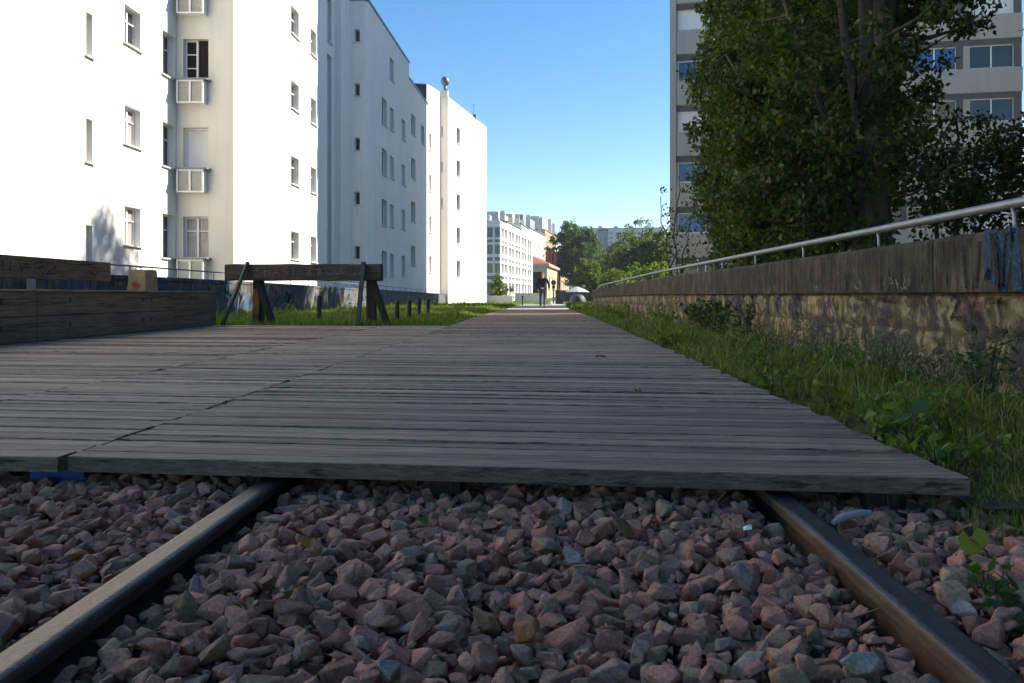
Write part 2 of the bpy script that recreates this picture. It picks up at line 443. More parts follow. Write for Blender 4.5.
# ---------------------------------------------------------------- boardwalk
SK = -0.119
_tones = [random.uniform(0.62, 1.18) for _ in range(400)]
def planks(name, x0, x1, ya, yend, pitch=0.108, jit=0.02):
    """boards laid across, slightly skewed; ya = front edge where x = 0"""
    V = []; F = []; C = []
    y = ya; k = 0
    while y + SK * (x0 + x1) / 2 < yend:
        wd = pitch * random.uniform(0.92, 1.06); gap = random.uniform(0.008, 0.021)
        a = x0 + random.uniform(0, 0.004) ; c_ = x1 + random.uniform(-jit, jit)
        sk = SK + random.uniform(-0.0022, 0.0022)
        dz = random.uniform(-0.006, 0.001); tilt = random.uniform(-0.004, 0.004); t2 = random.uniform(-0.006, 0.006)
        tone = _tones[k] * random.uniform(0.9, 1.1); hue = random.uniform(-0.03, 0.03)
        NS = 4
        prof = [(0, -0.048), (0, -0.003), (0.003, 0.0), (wd - gap - 0.003, 0.0), (wd - gap, -0.003), (wd - gap, -0.048)]
        b0 = len(V)
        for i in range(NS + 1):
            x = a + (c_ - a) * i / NS
            wob = random.uniform(-0.0015, 0.0015); zz = random.uniform(-0.0015, 0.0015)
            for (py, pz) in prof:
                yy = y + sk * x + py + wob
                V.append((x, yy, pz + dz + zz + tilt * (i / NS - .5) + t2 * (py / wd - .5) + deckz(yy)))
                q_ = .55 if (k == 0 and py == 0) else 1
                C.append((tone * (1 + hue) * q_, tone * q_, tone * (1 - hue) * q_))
        n_ = len(prof)
        for i in range(NS):
            for q in range(n_):
                A = b0 + i * n_ + q; B = b0 + i * n_ + (q + 1) % n_
                F.append((A, A + n_, B + n_, B))
        F.append((b0, b0 + 1, b0 + 4, b0 + 5)); F.append((b0 + 1, b0 + 2, b0 + 3, b0 + 4))
        e = b0 + NS * n_
        F.append((e + 5, e + 4, e + 1, e)); F.append((e + 4, e + 3, e + 2, e + 1))
        y += wd; k += 1
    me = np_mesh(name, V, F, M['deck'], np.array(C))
    return me
b_root = empty('boardwalk', (0, 2.36, 0), None, None)
b_root['kind'] = 'structure'
def bpart(name, me):
    me.transform(Matrix.Translation((0, -2.36, 0))); return link_mesh(name, me, b_root)
bpart('boards', planks('boards', -1.503, 1.205, 2.362, 33.2))
bpart('boards', planks('boards', -2.608, -1.512, 2.335, 13.35, jit=0.004))
bpart('boards', planks('boards', -7.0, -2.614, 2.32, 13.45))
mb = MB(); rs_ = random.Random(4); yk = 2.362
for k in range(48):
    for xs_ in (-1.44, -0.95, -0.30, 0.35, 1.0, 1.15, -1.58, -2.05, -2.52):
        for dy_ in (.028, .072):
            x = xs_ + rs_.uniform(-.008, .008); y = yk + .107 * k + dy_ + SK * x; q = .0042
            mb.add([(x + q * math.cos(a * 1.0472), y + q * math.sin(a * 1.0472), .0016) for a in range(6)], [tuple(range(6))])
mb.build('fixings', M['iron'], b_root); b_root.children[-1]['kind'] = 'stuff'
mb = MB()
for x in (-1.80, -0.95, -0.30, 0.35, 1.0):
    yy = 2.46 + SK * x
    mb.box(x - 0.05, x + 0.05, yy, 5.5, -0.13, -0.052)
jo = mb.build('joists', M['post_wood'], b_root); setcol(jo)
mb = MB(); mb.box(-1.655, -1.48, 2.595, 5.0, -0.118, -0.052); mb.build('painted_joist', M['blue_paint'], b_root)
tag(b_root.children[-1], 'blue painted joist end under the boards')

# ---------------------------------------------------------------- ballast stones
def rock_templates(k, seed):
    out = []; r = random.Random(seed)
    for _ in range(k):
        bm = bmesh.new()
        sx, sy, sz = r.uniform(0.8, 1.25), r.uniform(0.6, 1.0), r.uniform(0.45, 0.8)
        for _ in range(r.randint(11, 17)):
            v = Vector((r.gauss(0, 1), r.gauss(0, 1), r.gauss(0, 1))).normalized() * r.uniform(0.82, 1.05)
            # snap towards a few flat cleavage faces so the stone reads as crushed rock
            v = Vector((max(-0.72, min(0.72, v.x)), max(-0.72, min(0.72, v.y)), max(-0.66, min(0.66, v.z))))
            bm.verts.new((v.x * sx, v.y * sy, v.z * sz))
        bmesh.ops.convex_hull(bm, input=bm.verts)
        loose = [v for v in bm.verts if not v.link_faces]
        bmesh.ops.delete(bm, geom=loose, context='VERTS')
        bmesh.ops.dissolve_limit(bm, angle_limit=R(9), verts=bm.verts, edges=bm.edges)
        bmesh.ops.bevel(bm, geom=list(bm.edges), offset=0.045, segments=1, affect='EDGES', profile=0.5)
        bmesh.ops.triangulate(bm, faces=bm.faces)
        bm.verts.ensure_lookup_table()
        V = np.array([v.co[:] for v in bm.verts]); F = np.array([[v.index for v in f.verts] for f in bm.faces])
        bm.free(); out.append((V, F))
    return out
ROCKS = rock_templates(22, 3)
def rot_matrix(r):
    a, b_, c_ = r.uniform(0, 6.28), r.gauss(0, 0.5), r.gauss(0, 0.5)
    return np.array((Matrix.Rotation(a, 3, 'Z') @ Matrix.Rotation(b_, 3, 'X') @ Matrix.Rotation(c_, 3, 'Y')))
def rock_color(r):
    t = r.random(); k = r.uniform(0.65, 1.3)
    if t < 0.62: c = (0.47, 0.232, 0.145)
    elif t < 0.84: c = (0.41, 0.228, 0.140)
    elif t < 0.94: c = (0.37, 0.235, 0.150)
    elif t < 0.97: c = (0.38, 0.27, 0.18)
    elif t < 0.992: c = (0.36, 0.22, 0.11)
    else: c = (0.36, 0.28, 0.22)
    return tuple(x * k * r.uniform(0.94, 1.06) for x in c)
def front_y(x): return 2.362 + SK * x
VV = []; FF = []; CC = []; nv = 0
rr = random.Random(11)
def put_rock(x, y, z, s):
    global nv
    V, F = ROCKS[rr.randrange(len(ROCKS))]
    W = (V * s) @ rot_matrix(rr).T + np.array([x, y, z])
    top = W[:, 2].max()
    lim = None
    if y > front_y(x) - 0.05: lim = -0.058
    if lim is not None and top > lim: W[:, 2] -= (top - lim)
    VV.append(W); FF.append(F + nv); CC.append(np.tile(rock_color(rr), (len(V), 1))); nv += len(V)
def bed(x, y):
    h = -0.118 + 0.010 * math.sin(5.1 * x + 2.2 * y) + 0.010 * math.sin(3.3 * y - 4.0 * x)
    if x < -0.92: h += 0.012
    if x > 0.8: h += 0.006 - 0.02 * max(0, x - 1.3)
    return h
for layer, (pit, dz, smin, smax) in enumerate([(0.046, -0.026, 0.024, 0.038), (0.050, -0.004, 0.024, 0.046), (0.070, 0.010, 0.022, 0.047), (0.036, -0.006, 0.008, 0.018)]):
    y = 0.62
    while y < 2.95:
        x = -2.6
        while x < 2.05:
            px = x + rr.uniform(-.5, .5) * pit; py = y + rr.uniform(-.5, .5) * pit
            s = rr.uniform(smin, smax) * (1.15 if rr.random() < 0.15 else 1)
            if abs(px) > 0.72 * py + 0.95 and px < 0 : x += pit; continue
            if px > 0.66 * py + 0.6: x += pit; continue
            dl = min(abs(px + 0.84), abs(px - 0.693))
            if dl < 0.036 + s * 0.30: x += pit; continue
            z = bed(px, py) + dz
            if dl < 0.11: z -= 0.016
            if px > 1.25 + 0.1 * math.sin(9 * py) and py > 1.75 and rr.random() < 0.55: x += pit; continue
            put_rock(px, py, z + rr.uniform(-.008, .008), s)
            x += pit
        y += pit * 0.92
me = np_mesh('ballast', np.vstack(VV), np.vstack(FF), M['rock'], np.vstack(CC))
tag(link_mesh('ballast', me), 'crushed pinkish grey ballast stones filling the track between and beside the rails', 'ballast', kind='stuff')
def single_stone(u, v, z, s, c, label, seed, flat=1.0):
    y = (CZ - z) * 800 / (v - 295); x = (u - 540) * y / 800
    V, F = ROCKS[seed % len(ROCKS)]
    r = random.Random(seed)
    me = np_mesh('ballast_stone', (V * s * np.array([1, 1, flat])) @ rot_matrix(r).T, F, M['rock'], np.tile(c, (len(V), 1)))
    o = link_mesh('ballast_stone', me, None, (x, y, z))
    return tag(o, label, 'stone', 'distinct stones lying on the ballast')
single_stone(573, 557, -0.088, 0.036, (0.36, 0.37, 0.35), 'pale bluish white stone lying mid track among pink ballast', 5)
single_stone(526, 632, -0.086, 0.038, (0.38, 0.18, 0.07), 'rusty orange stone on the ballast low in the middle between the rails', 9)
single_stone(622, 527, -0.086, 0.052, (0.20, 0.12, 0.055), 'largest dark brown stone on the ballast just below the boardwalk edge', 12, 0.8)
single_stone(388, 668, -0.080, 0.042, (0.26, 0.235, 0.21), 'big upright brownish grey stone at the bottom edge left of centre', 4)
single_stone(864, 664, -0.084, 0.042, (0.30, 0.27, 0.22), 'greenish grey stone beside the inner side of the rusty rail', 15)
single_stone(742, 578, -0.084, 0.040, (0.26, 0.21, 0.19), 'large brownish boulder like stone left of the rusty rail', 17)
single_stone(331, 552, -0.086, 0.042, (0.19, 0.19, 0.20), 'flat blue grey stone right of the shiny rail', 7, 0.6)
mb = MB()
x, y = (843 - 540) * 2.12 / 800, 2.12
mb.tube([(0.755, 2.06, -0.076), (0.80, 2.10, -0.072), (0.85, 2.125, -0.070), (0.885, 2.14, -0.072)], [0.006, 0.011, 0.011, 0.007], 8)
o = mb.build('elongated_stone', M['stone_tan' if 0 else 'concrete_panel']); tag(o, 'long pale grey stone lying crosswise right of the rusty rail', 'stone')
# scrap of paper
mb = MB(); mb.add([(0.505, 1.985, -0.074), (0.525, 1.98, -0.070), (0.528, 1.996, -0.062), (0.508, 2.0, -0.070), (0.516, 1.99, -0.062)], [(0, 1, 4), (1, 2, 4), (2, 3, 4), (3, 0, 4)])
tag(mb.build('paper_scrap', M['white_paint']), 'tiny crumpled white paper scrap on the ballast near the rusty rail', 'paper scrap')

# ---------------------------------------------------------------- rails
def rail(xc, mat, label):
    prof = [(-0.065, -0.155), (-0.065, -0.147), (-0.012, -0.132), (-0.009, -0.045), (-0.034, -0.034), (-0.036, -0.012), (-0.031, -0.004), (-0.022, 0.0), (0.022, 0.0), (0.031, -0.004), (0.036, -0.012), (0.034, -0.034), (0.009, -0.045), (0.012, -0.132), (0.065, -0.147), (0.065, -0.155)]
    prof = list(reversed(prof))
    mb = MB(); n_ = len(prof)
    yl = [-4, -1, 0.3] + [0.5 + 0.1 * k for k in range(32)] + [4.2]
    for y in yl:
        for (px, pz) in prof: mb.v.append((xc + px, y, pz - 0.063))
    for j in range(len(yl) - 1):
        for q in range(n_):
            a = j * n_ + q; b_ = j * n_ + (q + 1) % n_
            mb.f.append((a, b_, b_ + n_, a + n_)); mb.m.append(0)
    mb.f.append(tuple(range(n_))); mb.m.append(0)
    o = mb.build('rail', mat); o.data.polygons.foreach_set('use_smooth', [False] * len(o.data.polygons))
    bv = o.modifiers.new('bevel', 'BEVEL'); bv.width = 0.003; bv.segments = 2; bv.limit_method = 'ANGLE'; bv.angle_limit = R(20)
    tag(o, label, 'rail', 'rails of the old track')
rail(-0.840, M['rail_l'], 'left railway rail with worn bluish shiny top sinking under the boards')
rail(0.693, M['rail_r'], 'right railway rail with rust brown side and dull dark top')

# ---------------------------------------------------------------- foliage and grass generators
def leaves(name, P, size, colA, colB, seed, mat='leaf', asp=0.75, droop=0.35):
    """P (n,3) positions -> folded diamond leaves"""
    r = np.random.default_rng(seed); n_ = len(P)
    a = r.normal(size=(n_, 3)); a[:, 2] -= droop * 1.2; a /= np.linalg.norm(a, axis=1)[:, None]
    t = r.normal(size=(n_, 3)); bb = np.cross(a, t); bb /= np.linalg.norm(bb, axis=1)[:, None] + 1e-9
    nn = np.cross(a, bb)
    L = size * r.uniform(0.6, 1.25, n_)[:, None]; W = L * asp * r.uniform(0.8, 1.1, n_)[:, None]
    p0 = P; p1 = P + a * L * 0.38 + bb * W * 0.5 + nn * W * 0.12; p2 = P + a * L; p3 = P + a * L * 0.38 - bb * W * 0.5 + nn * W * 0.12
    V = np.stack([p0, p1, p2, p3], 1).reshape(-1, 3)
    F = np.arange(n_ * 4).reshape(-1, 4)
    t = r.random(n_)[:, None] ** 1.2
    C = np.array(colA) * (1 - t) + np.array(colB) * t
    C = C * r.uniform(0.75, 1.25, n_)[:, None]
    return np_mesh(name, V, F, M[mat], np.repeat(C, 4, 0))

def clump_points(centers, radii, per, seed):
    r = np.random.default_rng(seed); out = []
    for c, rad in zip(centers, radii):
        k = max(6, int(per * r.uniform(0.6, 1.4)))
        d = r.normal(size=(k, 3)); d /= np.linalg.norm(d, axis=1)[:, None]
        q = r.random(k)[:, None] ** 0.45
        out.append(np.array(c) + d * q * rad * np.array([1, 1, 0.75]))
    return np.vstack(out)

def crown_centers(ells, n_, seed):
    """ells: list of (cx,cy,cz,rx,ry,rz,weight)"""
    r = np.random.default_rng(seed); out = []
    w_ = np.array([e[6] for e in ells], float); w_ /= w_.sum()
    for e, ww in zip(ells, w_):
        k = int(n_ * ww)
        d = r.normal(size=(k, 3)); d /= np.linalg.norm(d, axis=1)[:, None]
        q = r.random(k)[:, None] ** 0.42
        out.append(np.array(e[:3]) + d * q * np.array(e[3:6]))
    return np.vstack(out)

def tree(name, base, ells, nclump, per, crad, lsize, colA, colB, seed, label, cat='tree', group=None, stems=None, trunk_r=0.25, nb=40, tmat='bark', asp=0.75, thin=None):
    root = empty(name, base, label, cat, group)
    r = random.Random(seed)
    cs = crown_centers(ells, nclump, seed)
    cs = cs[cs[:, 2] > base[2] + 0.15]
    if thin: cs = np.array([c for c in cs if not thin(c)])
    rad = np.random.default_rng(seed + 1).uniform(0.6, 1.3, len(cs)) * crad
    P = clump_points(cs, rad, per, seed + 2) - np.array(base)
    link_mesh('crown', leaves('crown', P, lsize, colA, colB, seed + 3, asp=asp), root)
    mb = MB()
    top = max(e[2] + e[5] * 0.75 for e in ells)
    cx = sum(e[0] for e in ells) / len(ells); cy = sum(e[1] for e in ells) / len(ells)
    if stems is None: stems = [((cx, cy, top), trunk_r)]
    paths = []
    for (tp, tr) in stems:
        pts = []; N = 9
        for i in range(N + 1):
            t = i / N
            p = Vector(base).lerp(Vector(tp), t) + Vector((r.gauss(0, .05), r.gauss(0, .05), 0)) * (t * (1 - t) * 4) * 1.5
            p.z = base[2] - 0.15 * (i == 0) + (tp[2] - base[2]) * t
            # leave the root straight, then spread
            s = t ** 1.25; p.x = base[0] + (tp[0] - base[0]) * s + r.gauss(0, .05) * (0 < i); p.y = base[1] + (tp[1] - base[1]) * s + r.gauss(0, .05) * (0 < i)
            pts.append(p)
        rads = [tr * (1.25 if i == 0 else 1) * (1 - 0.86 * i / N) + 0.01 for i in range(N + 1)]
        mb.tube(pts, rads, 9); paths.append((pts, rads))
    idx = list(range(len(cs))); r.shuffle(idx)
    for k in idx[:nb]:
        c = Vector(cs[k]); best = None
        for pts, rads in paths:
            for i in range(1, len(pts)):
                d = (c - pts[i]).length + max(0, pts[i].z - c.z) * 2.0
                if best is None or d < best[0]: best = (d, pts[i], rads[i])
        _, s, br = best
        mid = s.lerp(c, 0.5) + Vector((r.gauss(0, .06), r.gauss(0, .06), -0.08 * (c - s).length))
        rb = min(br * 0.5, 0.015 + 0.018 * (c - s).length)
        mb.tube([s, mid, c], [rb, rb * 0.6, rb * 0.15], 5, cap=False)
    mb.build('trunk', M[tmat], root, smooth=True)
    return root

def copy_thing(src, loc, rz, label, scale=1.0):
    r_ = src.copy(); col.objects.link(r_); r_.location = loc; r_.rotation_euler = (0, 0, rz); r_.scale = (scale,) * 3
    r_['label'] = label
    for ch in list(src.children):
        c = ch.copy(); col.objects.link(c); c.parent = r_
    return r_

def grass(name, X, Y, Z, H, W, cols, seed, lean=0.5):
    r = np.random.default_rng(seed); n_ = len(X)
    az = r.uniform(0, 2 * np.pi, n_); ln = np.abs(r.normal(0, lean, n_)) * H
    d = np.stack([np.cos(az), np.sin(az), np.zeros(n_)], 1)
    az2 = r.uniform(0, 2 * np.pi, n_); s = np.stack([np.cos(az2), np.sin(az2), np.zeros(n_)], 1) * (W / 2)[:, None]
    B = np.stack([X, Y, Z], 1); up = np.array([0, 0, 1.0])
    m1 = B + d * (ln * 0.25)[:, None] + up * (H * 0.55)[:, None]
    t = B + d * ln[:, None] + up * (H * r.uniform(0.75, 1.0, n_))[:, None]
    V = np.stack([B - s, B + s, m1 + s * 0.8, m1 - s * 0.8, t + s * 0.12, t - s * 0.12], 1).reshape(-1, 3)
    i = np.arange(n_)[:, None] * 6
    F = np.concatenate([i + np.array([[0, 1, 2, 3]]), i + np.array([[3, 2, 4, 5]])], 0)
    ci = r.choice(len(cols), n_, p=[c[1] for c in cols])
    C = np.array([c[0] for c in cols])[ci] * r.uniform(0.7, 1.3, n_)[:, None]
    return np_mesh(name, V, F, M['grass'], np.repeat(C, 6, 0))
GC = [((0.11, 0.165, 0.020), 0.36), ((0.18, 0.235, 0.034), 0.27), ((0.045, 0.075, 0.014), 0.12), ((0.34, 0.26, 0.12), 0.15), ((0.17, 0.12, 0.055), 0.10)]
GC2 = [((0.10, 0.17, 0.025), 0.45), ((0.15, 0.21, 0.035), 0.3), ((0.06, 0.10, 0.02), 0.12), ((0.26, 0.23, 0.10), 0.13)]

# ---------------------------------------------------------------- right parapet
WX = 2.5
def wall_top(y): return 0.865 + gz(0, y)
rw = empty('parapet_wall', (WX, 3.0, 0), 'old stone parapet with dark stained coping and ochre rubble on the right of the boards', 'wall')
Y1 = 38.0
# masonry: individual rough blocks in one mesh
V = []; F = []; C = []
rk = random.Random(5)
z0 = -0.16
for (za, zb) in ((-0.16, 0.06), (0.06, 0.29), (0.29, 0.522)):
    y = -1.5 - rk.random() * 0.3
    while y < Y1:
        ln = rk.uniform(0.28, 0.75) * (1 if y < 15 else 1.6)
        if y + ln > Y1: ln = Y1 - y
        prot = rk.uniform(0.0, 0.014)
        ny, nz = (7, 5) if y < 12 else (3, 2)
        g_ = 0.003
        b0 = len(V); tone = rk.uniform(0.75, 1.15); warm = rk.uniform(-0.06, 0.06)
        zt = zb + (gz(0, y)); zt0 = za + gz(0, y)
        for j in range(nz + 1):
            for i in range(ny + 1):
                fy = i / ny; fz = j / nz
                edge = min(fy, 1 - fy, fz * 1.0, 1 - fz)
                d = prot * min(1, edge * 12) + rk.uniform(-0.014, 0.012) * (edge > 0)
                jy = rk.uniform(-.012, .012) * (edge == 0); jz = rk.uniform(-.01, .01) * (edge == 0)
                V.append((WX + 0.018 - d - (0.0 if edge > 0 else -0.012), y + g_ + (ln - 2 * g_) * fy + jy, zt0 + g_ + (zt - zt0 - 2 * g_) * fz + (jz if j < nz else -abs(jz))))
                C.append((tone * (1 + warm), tone, tone * (1 - warm)))
        for j in range(nz):
            for i in range(ny):
                a = b0 + j * (ny + 1) + i
                F.append((a, a + ny + 1, a + ny + 2, a + 1))
        y += ln
me = np_mesh('masonry', V, F, M['masonry'], np.array(C), smooth=False)
me.transform(Matrix.Translation((-WX, -3.0, 0)))
link_mesh('masonry', me, rw)
mb = MB(); mb.box(WX + 0.026, WX + 0.38, -1.8, Y1, -0.5, 0.50); mb.box(WX + 0.022, WX + 0.385, -1.8, Y1, 0.503, 0.53)
co = mb.build('mortar_core', M['masonry'], rw); setcol(co, (0.45, 0.42, 0.38))
mb = MB()
segs = [-1.8, 5.05, 11.2, 17.4, 23.6, 30.0, Y1]
for a, b_ in zip(segs[:-1], segs[1:]):
    N = 10
    for i in range(N):
        ya = a + (b_ - a) * i / N; yb = a + (b_ - a) * (i + 1) / N
        if i == N - 1: yb -= 0.012
        for (y_, yn) in ((ya, yb),):
            za, zb = wall_top(y_), wall_top(yn)
            p = lambda x, yy, z: (x, yy, z)
            ta, tb = gz(0, y_), gz(0, yn)
            prof = [(WX - 0.022, 0.526), (WX - 0.024, 0.838), (WX - 0.004, 0.865), (WX + 0.38, 0.865), (WX + 0.40, 0.838), (WX + 0.40, 0.526)]
            vs = [(x, y_, z + ta) for x, z in prof] + [(x, yn, z + tb) for x, z in prof]
            fs = [(q, q + 1, q + 7, q + 6) for q in range(5)] + [(5, 0, 6, 11)]
            if i == 0: fs.append((0, 5, 4, 3, 2, 1))
            if i == N - 1: fs.append((6, 7, 8, 9, 10, 11))
            mb.add(vs, fs)
mb.build('coping', M['coping'], rw)

def strokes(name, lines, mat, parent, place, width=0.012):
    if 1 < len(lines) <= 40:
        for one in lines: strokes(name, [one], mat, parent, place, width)
        return
    mb = MB()
    for ln in lines:
        P = [place(a, b_) for a, b_ in ln]; N3 = place(None, None)
        for p, q in zip(P[:-1], P[1:]):
            d = (q - p); 
            if d.length < 1e-5: continue
            d.normalize(); s = N3.cross(d).normalized() * width / 2
            e = d * width * 0.35
            mb.quad(p - s - e, p + s - e, q + s + e, q - s + e)
    return mb.build(name, mat, parent)
def place_rw(off):
    def f(y, z):
        if y is None: return Vector((-1, 0, 0))
        return Vector((WX - off, y, z))
    return f
def wob(r, pts, a=0.012): return [(p + r.uniform(-a, a), q + r.uniform(-a, a)) for p, q in pts]
r9 = random.Random(9)
# blue V shapes on the coping at the near end, white drips and purple letters further on
def V_shape(y, w_, z0=0.56, z1=0.84): return [(y + w_, z1), (y + w_ / 2, z0), (y, z1)]
strokes('graffiti', [V_shape(4.20, 0.16), [(4.17, 0.84), (4.14, 0.56)], [(4.42, 0.85), (4.42, 0.62), (4.37, 0.60)], [(4.30, .82), (4.28, .60)]], M['paint_blue'], rw, place_rw(0.0275), 0.075)
strokes('graffiti', [V_shape(4.24, 0.13, 0.54, 0.83), [(4.5, .80), (4.53, .56)], [(4.68, .78), (4.64, .56)]], M['paint_black'], rw, place_rw(0.029), 0.035)
ln = []
for y in np.arange(4.6, 30, 0.21):
    if r9.random() < 0.6:
        ya = y + r9.uniform(-.08, .08); zt = r9.uniform(0.62, 0.72)
        ln.append([(ya, zt + gz(0, y)), (ya + r9.uniform(-.01, .01), r9.uniform(0.54, 0.60) + gz(0, y))])
strokes('graffiti', ln, M['coping'], rw, place_rw(0.0270), 0.02)
ln = []
for y0_ in (5.3, 5.45, 6.1, 6.9, 7.1, 8.3, 12, 13.5, 15, 16.2, 19, 22, 25, 28, 30):
    for k in range(9):
        ya = y0_ + r9.uniform(0, .3) * y0_ / 8; za = 0.545 + gz(0, y0_) + abs(r9.gauss(0, .03))
        ln.append(wob(r9, [(ya, za), (ya + r9.uniform(0.01, .03), za + r9.uniform(.005, .05))], .006))
strokes('graffiti', ln, M['paint_white'], rw, place_rw(0.0285), 0.010)
def D_shape(y, z, h=0.17, w_=0.16): return [(y, z), (y, z + h), (y - w_ * .6, z + h * .95), (y - w_, z + h * .5), (y - w_ * .7, z + h * .1), (y, z)]
def two(y, z, h=.14, w_=.10): return [(y, z + h * .8), (y - w_ * .5, z + h), (y - w_, z + h * .75), (y - w_ * .6, z + h * .45), (y, z), (y - w_, z)]
strokes('graffiti', [D_shape(7.85, 0.33), D_shape(8.9, 0.33), [(8.2, .34), (8.4, .5)], [(8.45, .5), (8.45, .33)], D_shape(10.2, .33), [(9.5, .5), (9.4, .35)],
                    [(6.9, .50), (6.75, .34)], D_shape(12.5, .34), D_shape(14, .34), [(13.2, .5), (13.1, .35)], [(16, .5), (15.8, .35)]], M['paint_purple'], rw, place_rw(0.020), 0.042)
strokes('graffiti', [two(4.82, .37), [(4.66, .5), (4.58, .38)], [(5.9, .49), (5.75, .47), (5.6, .49)], [(6.3, .49), (6.15, .48)], [(4.45, .475), (4.3, .48), (4.33, .46)]], M['paint_black'], rw, place_rw(0.021), 0.036)
strokes('graffiti', [[(4.63, .49), (4.66, .43)], [(4.56, .49), (4.5, .42)]], M['paint_red'], rw, place_rw(0.0215), 0.026)

# right handrail
hr = empty('handrail', (WX + 0.18, 4.0, 0.86), 'thick galvanised tube handrail running along the top of the right parapet', 'handrail')
HX = WX + 0.10
mb = MB()
pts = [(HX, y, 1.012 + gz(0, y)) for y in (-1.6, 2, 6, 10, 14, 18, 22, 26, 30, 33)]
pts += [(HX, 34.5, 0.985 + gz(0, 34)), (HX, 35.6, 0.93 + gz(0, 35)), (HX, 36.4, 0.865 + gz(0, 36))]
mb.tube(pts, 0.028, 14)
mb.build('tube', M['steel'], hr, smooth=True)
py = 0.87
while py < 34:
    mb = MB(); z = gz(0, py)
    mb.tube([(HX, py - 0.0, 0.862 + z), (HX, py, 0.90 + z), (HX + 0.0, py + 0.004, 0.95 + z), (HX, py + 0.02, 0.990 + z)], 0.0125, 8)
    mb.lathe([(0.0, 0.010), (0.035, 0.010), (0.035, 0.0)], (HX, py, 0.866 + z), 10)
    mb.build('post', M['steel'], hr, smooth=True)
    py += 1.755

# ---------------------------------------------------------------- left parapet
LX = -7.5
lw = empty('parapet_wall', (LX, 14, 0), 'low blue stained and graffitied parapet behind the grass on the left, below the white flats', 'wall')
mb = MB()
yl = [2.0] + list(np.arange(5, 76, 2.0))
for a, b_ in zip(yl[:-1], yl[1:]):
    x0 = LX - 0.4
    za, zb = gz(0, a), gz(0, b_)
    vs = [(LX, a, -0.5), (LX, b_, -0.5), (LX, b_, .80 + zb), (LX, a, .80 + za), (x0, a, -.5), (x0, b_, -.5), (x0, b_, .80 + zb), (x0, a, .80 + za)]
    mb.add(vs, [(0, 1, 2, 3), (5, 4, 7, 6)])
mb.build('wall_face', M['left_wall'], lw)
mb = MB()
for a, b_ in zip(yl[:-1], yl[1:]):
    za, zb = gz(0, a), gz(0, b_)
    prof = [(LX + .02, .795), (LX + .02, .865), (LX - .42, .865), (LX - .42, .795)]
    vs = [(x, a, z + za) for x, z in prof] + [(x, b_, z + zb) for x, z in prof]
    mb.add(vs, [(1, 0, 4, 5), (2, 1, 5, 6), (3, 2, 6, 7), (0, 3, 7, 4)])
mb.build('coping', M['left_wall'], lw)
def place_lw(y, z):
    if y is None: return Vector((1, 0, 0))
    return Vector((LX + 0.004, y, z + gz(0, y)))
ln = []; ln2 = []
for y in (14.5, 15.3, 16.3, 17.6, 18.6, 19.5, 20.6, 22.3, 23.4, 33, 34, 36):
    for k in range(3):
        ya = y + r9.uniform(0, .6); (ln if r9.random() < .6 else ln2).append(wob(r9, [(ya, .2), (ya + .1, .62), (ya + .3, .5), (ya + .2, .3), (ya + .45, .55)], .06))
strokes('graffiti', ln, M['paint_blue'], lw, place_lw, 0.07)
strokes('graffiti', ln2, M['paint_white'], lw, place_lw, 0.035)
lh = empty('handrail', (LX - 0.15, 14, 0.86), 'thin dark steel handrail on top of the left parapet before the white flats', 'handrail')
mb = MB(); mb.tube([(LX - .15, y, 1.055 + gz(0, y)) for y in (2, 8, 14, 20, 26, 32, 38, 44, 50, 56, 62)], 0.017, 8)
mb.build('tube', M['steel_dark'], lh, smooth=True)
py = 3.4
while py < 62:
    mb = MB(); mb.tube([(LX - .15, py, .86 + gz(0, py)), (LX - .15, py, 1.05 + gz(0, py))], 0.011, 6); mb.build('post', M['steel_dark'], lh)
    py += 1.92

# ---------------------------------------------------------------- timber bench on the left
bench = empty('timber_bench', (-5.8, 10.5, 0), 'long bench of stacked old sleepers with a raised back board, left edge of the boards', 'bench')
def sleeper_box(name, x0, x1, y0, y1, z0, z1, tone, parent=bench, mat='sleeper', bevel=0.008):
    mb = MB(); mb.box(x0, x1, y0, y1, z0, z1)
    o = mb.build(name, M[mat], parent, bevel=bevel); setcol(o, tone); return o
for (a, b_) in ((4.6, 8.745), (8.755, 13.6)):
    for (z0_, z1_) in ((0.004, 0.272), (0.280, 0.545)):
        t = random.uniform(0.8, 1.25)
        sleeper_box('sleeper', -5.62, -5.5, a, b_, z0_, z1_, (t, t * .98, t * .94))
sleeper_box('end_board', -6.25, -5.63, 13.48, 13.6, 0.004, 0.545, (.9, .9, .9))
mb = MB(); mb.box(-6.28, -5.49, 4.6, 13.62, 0.547, 0.572)
o = mb.build('seat', M['sleeper'], bench, bevel=0.004); setcol(o, (1.7, 1.75, 1.9))
sleeper_box('backrest', -6.30, -6.22, 3.0, 11.6, 0.71, 0.98, (1.0, .92, .85))
for yy in (5.0, 6.6, 8.45, 10.0):
    mb = MB(); mb.box(-6.42, -6.30, yy, yy + 0.14, 0.0, 0.93)
    o = mb.build('backrest_post', M['steel_dark'], bench)
for a in (8.15, 9.35, 11.05, 11.3, 12.7):   # bolt holes in the sleepers
    for z_ in (0.14, 0.42):
        mb = MB(); mb.box(-5.499, -5.4965, a, a + 0.035, z_, z_ + 0.055); mb.build('bolt_hole', M['iron'], bench)
def place_bench(x):
    def f(y, z):
        if y is None: return Vector((1, 0, 0))
        return Vector((x, y, z))
    return f
